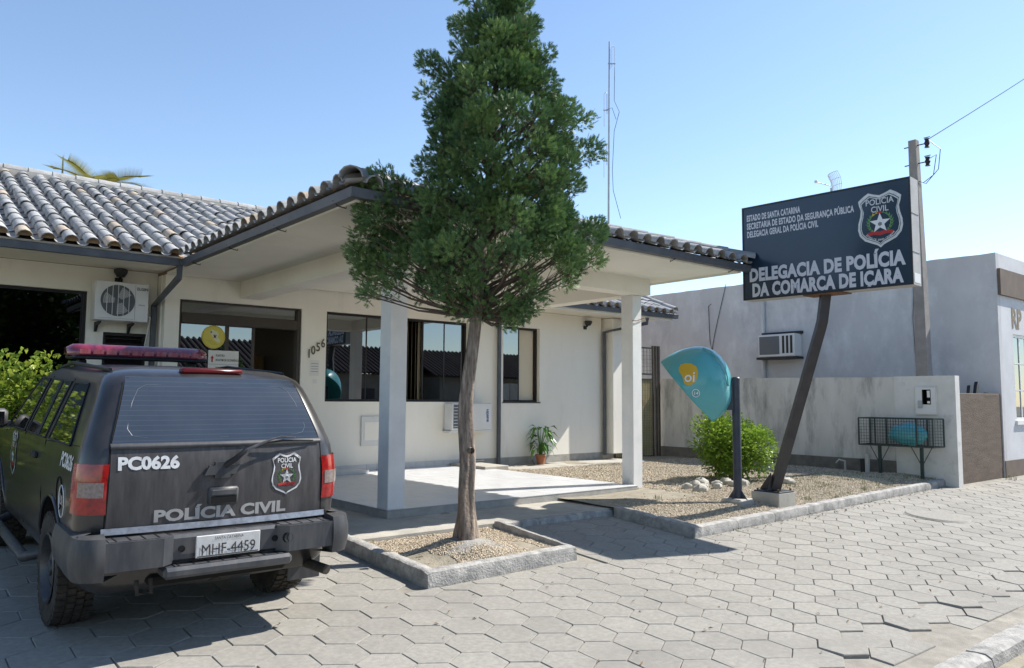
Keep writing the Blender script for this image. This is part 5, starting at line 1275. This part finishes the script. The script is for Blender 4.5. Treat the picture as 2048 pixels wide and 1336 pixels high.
m = MB()
def bagf(u, v):
    t, p = u*2*math.pi, (v-.5)*math.pi; d = Vector((math.cos(p)*math.cos(t), math.cos(p)*math.sin(t), math.sin(p))); k = 1+.16*noise.noise(d*2.2)+.07*noise.noise(d*6)
    return Vector((14.85, 6.45, .95))+Vector((d.x*.2*k, d.y*.33*k, d.z*.2*k))
m.sheet(40, 24, bagf); m.build('rubbish_bag', 'bag_teal', None, 60, label='tied teal plastic rubbish bag lying inside the wire cage', cat='bag')
mat('water_pipe', (.45, .44, .42), .5)
W_ = empty('water_meter', (15.0, 7.35, .2), 'small water meter pipework at the foot of the wall beside the cage', 'water meter')
MB().tube([(14.95, 7.72, .15), (14.95, 7.72, .38), (14.95, 7.84, .40), (14.95, 7.90, .33)], .02, 8).build('tap_pipe', 'water_pipe', W_, 50); MB().tube([(14.9, 7.25, .15), (14.9, 7.25, .55)], .045, 10).build('riser', 'water_pipe', W_, 50); MB().tube([(14.95, 7.36, .15), (14.95, 7.36, .45)], .05, 10).build('valve', 'black_metal', W_, 50)
# ------------------------------------------------------------------ low brown wall and the neighbour's house
NX = 17.95
m = MB(); n = 24; vs = []
MB().cbox(15.36, NX-.01, 5.92, 6.08, -.1, 1.72, .01).build('brown_wall', 'brown_plaster', None, label='low rough brown rendered wall between the boundary pier and the neighbouring house', cat='wall')
mat('scrap_black', (.012, .012, .016), .5)
for i, (px, hgt, wd, lab) in enumerate(((1938, .16, .10, 'black scrap of plastic standing on the left of the brown wall top'), (1953, .24, .2, 'larger pointed black plastic scrap in the middle of the brown wall top'), (1972, .04, .16, 'flat black plastic scrap lying on the right of the brown wall top'))):
    c = ypt(px, 787, 6.0); MB().prism([(-wd/2, 0), (wd/2, 0), (wd*.4, hgt*.6), (wd*.05, hgt), (-wd*.2, hgt*.7)], (c.x, 5.97, 1.715), (1, 0, 0), Z, (0, 1, 0), .06).build('plastic_scrap', 'scrap_black', None, label=lab, cat='scrap', group='black scraps on the brown wall')
NB = empty('neighbour_house', (NX+2, 8, 0), 'flat roofed grey neighbouring building with a white shop front', 'building')
m = MB(); n = 60; vs = []
for i in range(n+1):
    y = 5.9+(24-5.9)*i/n; vs += [(NX, y, -.1), (NX, y, 4.66+.02*noise.noise(Vector((y*3, 0, 0)))), (NX+.16, y, 4.66+.02*noise.noise(Vector((y*3, 0, 0)))), (NX+.16, y, -.1)]
m.add(vs, [(i*4+k, (i+1)*4+k, (i+1)*4+(k+1) % 4, i*4+(k+1) % 4) for i in range(n) for k in range(4)]+[(0, 1, 2, 3)]); m.build('side_wall', 'neighbour_plaster', NB)
fw = wall_grid((NX+.16, 30), (.36, 4.66), 5.9, 6.06, [(18.75, 21.4, 1.17, 3.0)]); fw.build('front_wall', 'white_render', NB)
MB().box(NX+.02, 30, 5.885, 6.05, -.1, .36).build('front_base', 'fascia_brown', NB); MB().box(NX+.05, 30, 5.84, 5.899, 3.78, 4.33).build('fascia_band', 'fascia_brown', NB)
MB().box(NX+.2, 30, 6.07, 16, 4.3, 4.4).build('flat_roof', 'neighbour_plaster', NB); MB().box(NX+.2, 30, 9, 9.1, 0, 4.3).build('inner_wall', 'interior', NB)
nw = window(NB, 18.75, 21.4, 1.17, 3.0, 5.93, [], fr='white_metal', t=.06, name='shop_window')
for k in range(6):
    for j in range(3):
        a, c = 18.81+k*.42, 1.23+j*.573
        MB().box(a+.02, a+.40, 5.955, 5.96, c+.015, c+.56).build('pane', 'glass', nw)
for k in range(1, 6): MB().box(18.79+k*.42, 18.83+k*.42, 5.94, 5.98, 1.23, 2.94).build('glazing_bar', 'white_metal', nw)
for j in range(1, 3): MB().box(18.81, 21.34, 5.943, 5.977, 1.225+j*.573, 1.25+j*.573).build('glazing_bar', 'white_metal', nw)
MB().box(18.68, 21.47, 5.86, 5.899, 1.08, 1.165).build('window_sill', 'white_metal', nw)
textmesh('shop_letters', 'RP', 'logo_brown', (18.70, 5.896, 3.14), (1, 0, 0), Z, .60, NB, .92, .03)
# window unit on the neighbour's side wall
y0, y1, z0, z1 = XB(1518, 671, 1592, 712, NX-.3); WA = empty('window_air_conditioner', (NX-.2, (y0+y1)/2, z0), 'old box air conditioner sticking out of the grey neighbouring wall', 'air conditioner')
MB().cbox(NX-.35, NX-.01, y0, y1, z0, z1, .015).build('case', 'white_plastic', WA); MB().box(NX-.358, NX-.351, y0+.42, y1-.04, z0+.06, z1-.05).build('grille', 'grey_fin', WA)
for k in range(3): MB().box(NX-.358, NX-.351, y0+.06+k*.11, y0+.12+k*.11, z0+.08, z1-.05).build('slot', 'black_metal', WA)
MB().box(NX-.12, NX-.002, y0-.04, y1+.04, z1+.003, z1+.07).build('wall_gap', 'black_metal', WA); MB().box(NX-.36, NX-.002, y0-.03, y1+.05, z0-.06, z0-.003).build('support', 'black_metal', WA)
dp = xpt(1526, 640, NX-.05); MB().tube([(NX-.06, dp.y, .3), (NX-.06, dp.y, 4.35)], .06, 10).build('drain_pipe', 'neighbour_plaster', None, 50, label='grey drain pipe on the neighbouring side wall behind the box air conditioner', cat='pipe')
wv = [xpt(*q_, NX-.02) for q_ in ((1452, 568), (1440, 620), (1430, 665), (1424, 700), (1420, 684), (1418, 640), (1417, 612), (1422, 608))]
MB().tube(wv, .008, 5).build('loose_wire', 'black_metal', None, label='loose black wire hanging on the grey neighbouring wall above the phone hood', cat='wire')
# ------------------------------------------------------------------ yard gate
mat('gate_iron', (.03, .032, .035), .5, (.06, .05, .04), 8); mat('gate_panel', (.34, .27, .12), .7, (.42, .36, .20), 3, col3=(.25, .13, .04), n3=1.6)
GT = empty('yard_gate', (14.2, 12.5, .15), 'dark iron yard gate with a yellowish lower panel beside the house', 'gate')
for x in (13.50, 14.87): MB().tube([(x, 12.5, .17), (x, 12.5, 2.88)], .03, 4).build('gate_post', 'gate_iron', GT)
for x in (14.98, 15.09): MB().tube([(x, 12.5, .17), (x, 12.5, 2.88)], .038, 4).build('side_post', 'gate_iron', GT)
for z in (.2, 2.05, 2.18, 2.82): MB().box(13.53, 14.84, 12.485, 12.515, z-.02, z+.02).build('gate_rail', 'gate_iron', GT)
for k in range(11): x = 13.62+k*.115; MB().tube([(x, 12.5, 2.2), (x, 12.5, 2.8)], .007, 5).build('gate_bar', 'gate_iron', GT)
for k in range(6): MB().box(13.53, 14.84, 12.498, 12.502, 2.27+k*.09, 2.275+k*.09).build('gate_wire', 'gate_iron', GT)
pnl = MB().box(13.53, 14.84, 12.505, 12.51, .22, 2.03).build('gate_panel', 'gate_panel', GT)
for k in range(1, 22): MB().box(13.53+k*.06, 13.534+k*.06, 12.498, 12.503, .22, 2.03).build('mesh_wire', 'gate_iron', pnl)
for k in range(1, 30): MB().box(13.53, 14.84, 12.496, 12.4975, .22+k*.06, .223+k*.06).build('mesh_wire', 'gate_iron', pnl)
MB().cbox(13.60, 13.68, 12.44, 12.49, 1.18, 1.24, .008).build('lock', 'gate_iron', GT)
# ------------------------------------------------------------------ utility pole and wires
mat('pole_concrete', (.27, .25, .23), .9, (.21, .195, .18), 5, .3, 40)
UP = empty('utility_pole', (16.3, 6.72, 0), 'tapering concrete utility pole with two insulators behind the sign', 'utility pole')
m = MB(); vs = []
for (z, hw, dx, dy) in ((0, .13, 0, 0), (2, .115, 0, 0), (4.6, .095, .01, .02), (6.9, .075, .02, .05)): vs += [(16.3+dx+a*hw, 6.72+dy+c*hw, z) for a, c in ((-1, -1), (1, -1), (1, 1), (-1, 1))]
m.add(vs, [(i*4+k, i*4+(k+1) % 4, (i+1)*4+(k+1) % 4, (i+1)*4+k) for i in range(3) for k in range(4)]+[(12, 13, 14, 15)]); m.build('shaft', 'pole_concrete', UP)
for z in (6.78, 6.40):
    MB().tube([(16.3, 6.95, z), (16.3, 6.55, z)], .012, 6).build('pin', 'black_metal', UP); MB().lathe([(0, -.09), (.05, -.09), (.035, -.05), (.055, 0), (.035, .05), (.05, .09), (0, .09)], (16.3, 6.50, z), 'z', 12).build('insulator', 'scrap_black', UP, 40); MB().tube([(16.3, 6.56, z+.12), (16.3, 6.44, z+.12)], .01, 5).build('clamp', 'black_metal', UP)
def wire(name, pts, lab, r_=.009): MB().tube(pts, r_, 5).build(name, 'black_metal', None, 60, label=lab, cat='wire')
we = ypt(2420, -120, 4.0); w0 = Vector((16.3, 6.48, 6.85)); wire('overhead_wire', [w0.lerp(we, t/10)-Vector((0, 0, .25*math.sin(math.pi*t/10))) for t in range(11)], 'thin overhead wire running from the pole up out of the picture')
MB().tube([(16.3, 6.48, 6.85), (16.3, 6.25, 6.6), (16.3, 6.30, 6.2), (16.3, 6.55, 5.95), (16.3, 6.70, 6.05)], .008, 5).build('drop_wire', 'black_metal', UP); MB().tube([(16.28, 6.83, 6.1), (16.28, 6.84, 4.5), (16.27, 6.90, 3.2), (16.26, 6.86, 2)], .022, 6).build('conduit', 'galvanised', UP, 50)
MB().tube([(16.3, 6.48, 6.45), (16.3, 6.33, 6.5), (16.3, 6.40, 6.1), (16.3, 6.6, 5.98)], .008, 5).build('drop_wire', 'black_metal', UP)
MB().tube([(9.08, 8.03, 2.77), (9.20, 8.03, 2.78), (9.34, 8.03, 2.83)], .006, 5).build('tied_cord', 'rust', None, label='thin rusty cord tied around the right porch pillar', cat='cord'); 
# ------------------------------------------------------------------ stones round the shrub, manhole
mat('white_stone', (.44, .41, .35), .85, (.32, .30, .25), 8, .5, 30)
pos = [(9.72, 7.28, 'leftmost pale stone of the row left of the round shrub'), (9.98, 7.42, 'second pale stone from the left in the row before the shrub'), (10.22, 7.32, 'pale stone in front at the middle of the row left of the shrub'), (10.42, 7.48, 'pale stone behind the middle of the row left of the shrub'), (10.6, 7.30, 'pale stone in front just left of the shrub foot'), (10.05, 7.62, 'pale stone at the back left of the row beside the shrub'), (10.35, 7.72, 'rearmost pale stone of the row left of the shrub'), (10.85, 7.28, 'pale stone lying closest to the phone booth post'), (11.9, 7.15, 'front pale stone between shrub and sign post'), (12.05, 7.38, 'middle pale stone between shrub and sign post'), (11.72, 7.02, 'foremost left pale stone between shrub and sign post'), (12.25, 7.55, 'rear pale stone right of the shrub near the sign post'), (10.75, 7.55, 'pale stone tucked under the left leaves of the shrub'), (9.85, 7.62, 'pale stone at the far left back of the stone row')]
for i, (x, y, lab) in enumerate(pos):
    m = MB(); r_ = rnd(.07, .12); sd = rnd(0, 99)
    def stf(u, v):
        t, p = u*2*math.pi, (v-.5)*math.pi; d = Vector((math.cos(p)*math.cos(t), math.cos(p)*math.sin(t), math.sin(p)*.72)); k = 1+.35*noise.noise(d*1.6+Vector((sd, 0, 0)))
        return Vector((x, y, hb(x, y)+.03))+d*r_*k
    m.sheet(12, 8, stf); m.build('garden_stone', 'white_stone', None, 40, label=lab, cat='stone', group='pale stones around the shrub')
mh = g_ = Vector((11.7, 4.72, G(4.72))); MB().lathe([(0, .004), (.40, .006), (.42, -.01), (.44, -.01)], (0, 0, 0), 'z', 32).build('manhole_cover', 'paver', None, 30, label='round sunken concrete manhole cover in the paving on the right', cat='manhole cover', loc=mh+Vector((0, 0, .008))).rotation_euler = (.07, .02, 0)
# ------------------------------------------------------------------ palm beyond the roof
PB = ypt(195, 378, 23); PA = empty('palm_tree', (PB.x, PB.y, 0), 'yellowing palm tops showing over the roof ridge', 'palm tree')
MB().tube([(PB.x, PB.y, 0), PB], [.2, .13], 10).build('trunk', 'bark', PA, 60); f = MB()
def frond(base, d, ln, droop):
    pts = [base+d*ln*t+Vector((0, 0, -droop*t*t*ln)) for t in [i/12 for i in range(13)]]; f.tube(pts, .015, 4, False); sdv = d.cross(Vector((.1, 0, 1))).normalized()
    for i in range(2, 13):
        for sg in (-1, 1):
            for q_ in (0, .25, .5, .75):
                p = pts[i].lerp(pts[i-1], q_); e_ = p+sdv*sg*.34*ln*(1-.4*i/12)+d*.22*ln+Vector((0, 0, -.05)); f.add([p-d*.012, p+d*.012, e_], [(0, 1, 2)])
for k in range(15): a = k*.55; frond(PB, Vector((math.cos(a), math.sin(a), rnd(.2, .75))).normalized(), rnd(1.0, 1.6), rnd(.25, .5))
frond(ypt(123, 375, 23), Vector((0, 0, 1)), .8, 0)
f.build('crown', 'palm_leaf', PA)
# ------------------------------------------------------------------ across the street (seen only mirrored in the windows)
mat('far_wall', (.22, .20, .17), .9, (.16, .15, .13), 1.5); mat('far_roof', (.085, .06, .05), .9, (.05, .04, .035), 4, isl=.2)
MB().box(-120, 120, -9.5, -6.52, -.46, -.24).build('far_sidewalk', 'concrete', kind='structure', label='pavement on the other side of the street')
def opp(name, label, x0, x1, y0, y1, h):
    o = empty(name, ((x0+x1)/2, y0, -.24), label, 'house'); MB().box(x0, x1, y1, y0, -.24, h).build('wall', 'far_wall', o)
    MB().add([(x0-.6, y0+.6, h), (x1+.6, y0+.6, h), (x1+.6, (y0+y1)/2, h+1.7), (x0-.6, (y0+y1)/2, h+1.7), (x0-.6, y1-.6, h), (x1+.6, y1-.6, h)], [(0, 1, 2, 3), (3, 2, 5, 4)]).build('roof', 'far_roof', o)
    rr = MB(); nn = int((x1-x0+1.2)/.3)
    for k in range(nn): x = x0-.55+k*.3; rr.tube([(x, y0+.62, h+.03), (x, (y0+y1)/2, h+1.74)], .08, 6, False)
    rr.build('roof_tiles', 'far_roof', o, kind='stuff')
    for k in range(3): a = x0+(x1-x0)*(.2+.28*k); MB().box(a, a+1.2, y0+.002, y0+.03, .9, 2.1).build('window', 'black_metal', o)
opp('opposite_house', 'house with a dark red tiled roof across the street, mirrored in the wide window', 10, 24, -13, -20, 2.9); opp('opposite_house', 'second red roofed house across the street, mirrored in the narrow window', 25.5, 42, -12, -19, 2.8); opp('opposite_house', 'house with a dark red tiled roof across the street, mirrored in the entrance', -3, 7.5, -15, -22, 2.7)
def ftree(x, y, h, r_, lab):
    bush('street_tree', lab, 'tree', (x, y, .0), r_, r_, h, 9000, 'far_leaf', .30, .12, 'trees across the street', lobes=14, z0=.2)
ftree(4.6, -8.6, 6.2, 2.2, 'leafy street tree across the road mirrored in the dark left window'); ftree(12.6, -10.5, 3.4, .9, 'small street tree across the road mirrored in the wide window'); ftree(8.2, -12.4, 2.2, 1.2, 'low round tree across the road mirrored beside the entrance')
for i, (x, z) in enumerate(((-20, 6.6), (-20, 7.0), (-20, 6.2), (-20, 7.5))):
    wire('street_wire', [(x+t*8, -8.2+.1*i, z-.25*math.sin(math.pi*((t*8) % 32)/32)) for t in range(9)], ['third power line up on the far side of the street', 'second power line down on the far side of the street', 'lowest power line on the far side of the street', 'topmost power line on the far side of the street'][i]); 
for o in [o for o in sc.objects if o.name.startswith('street_wire')]: o['group'] = 'power lines across the street'

# fallen leaves and bits along the kerbs
mat('dry_leaf', (.22, .14, .06), .8, (.10, .08, .04), 30)
lt = MB()
for _ in range(420):
    t = random.random()
    if t < .35: x, y = rnd(7.5, 15), 0; y = KF(x)-abs(random.gauss(0, .12))-.03; z = G(y)+.003
    elif t < .55: x = rnd(3.7, 5.4); y = rnd(5.65, 6.9); z = hp(x, y)+.015
    elif t < .8: x, y = rnd(7.5, 13), rnd(5.9, 7.4); z = hb(x, y)+.018
    else: x, y = rnd(2, 9), rnd(2.7, 5.3); z = G(y)+.003
    leaf(lt, Vector((x, y, z)), Vector((rnd(-1, 1), rnd(-1, 1), .15)), rnd(.02, .05), rnd(.005, .012), .0, rnd(0, .8))
lt.build('fallen_leaves', 'dry_leaf', None, kind='stuff', label='scattered dry leaves and bits along kerbs and gravel', cat='leaf litter')
for o in LOCALS:
    if '_local' in o: del o['_local']
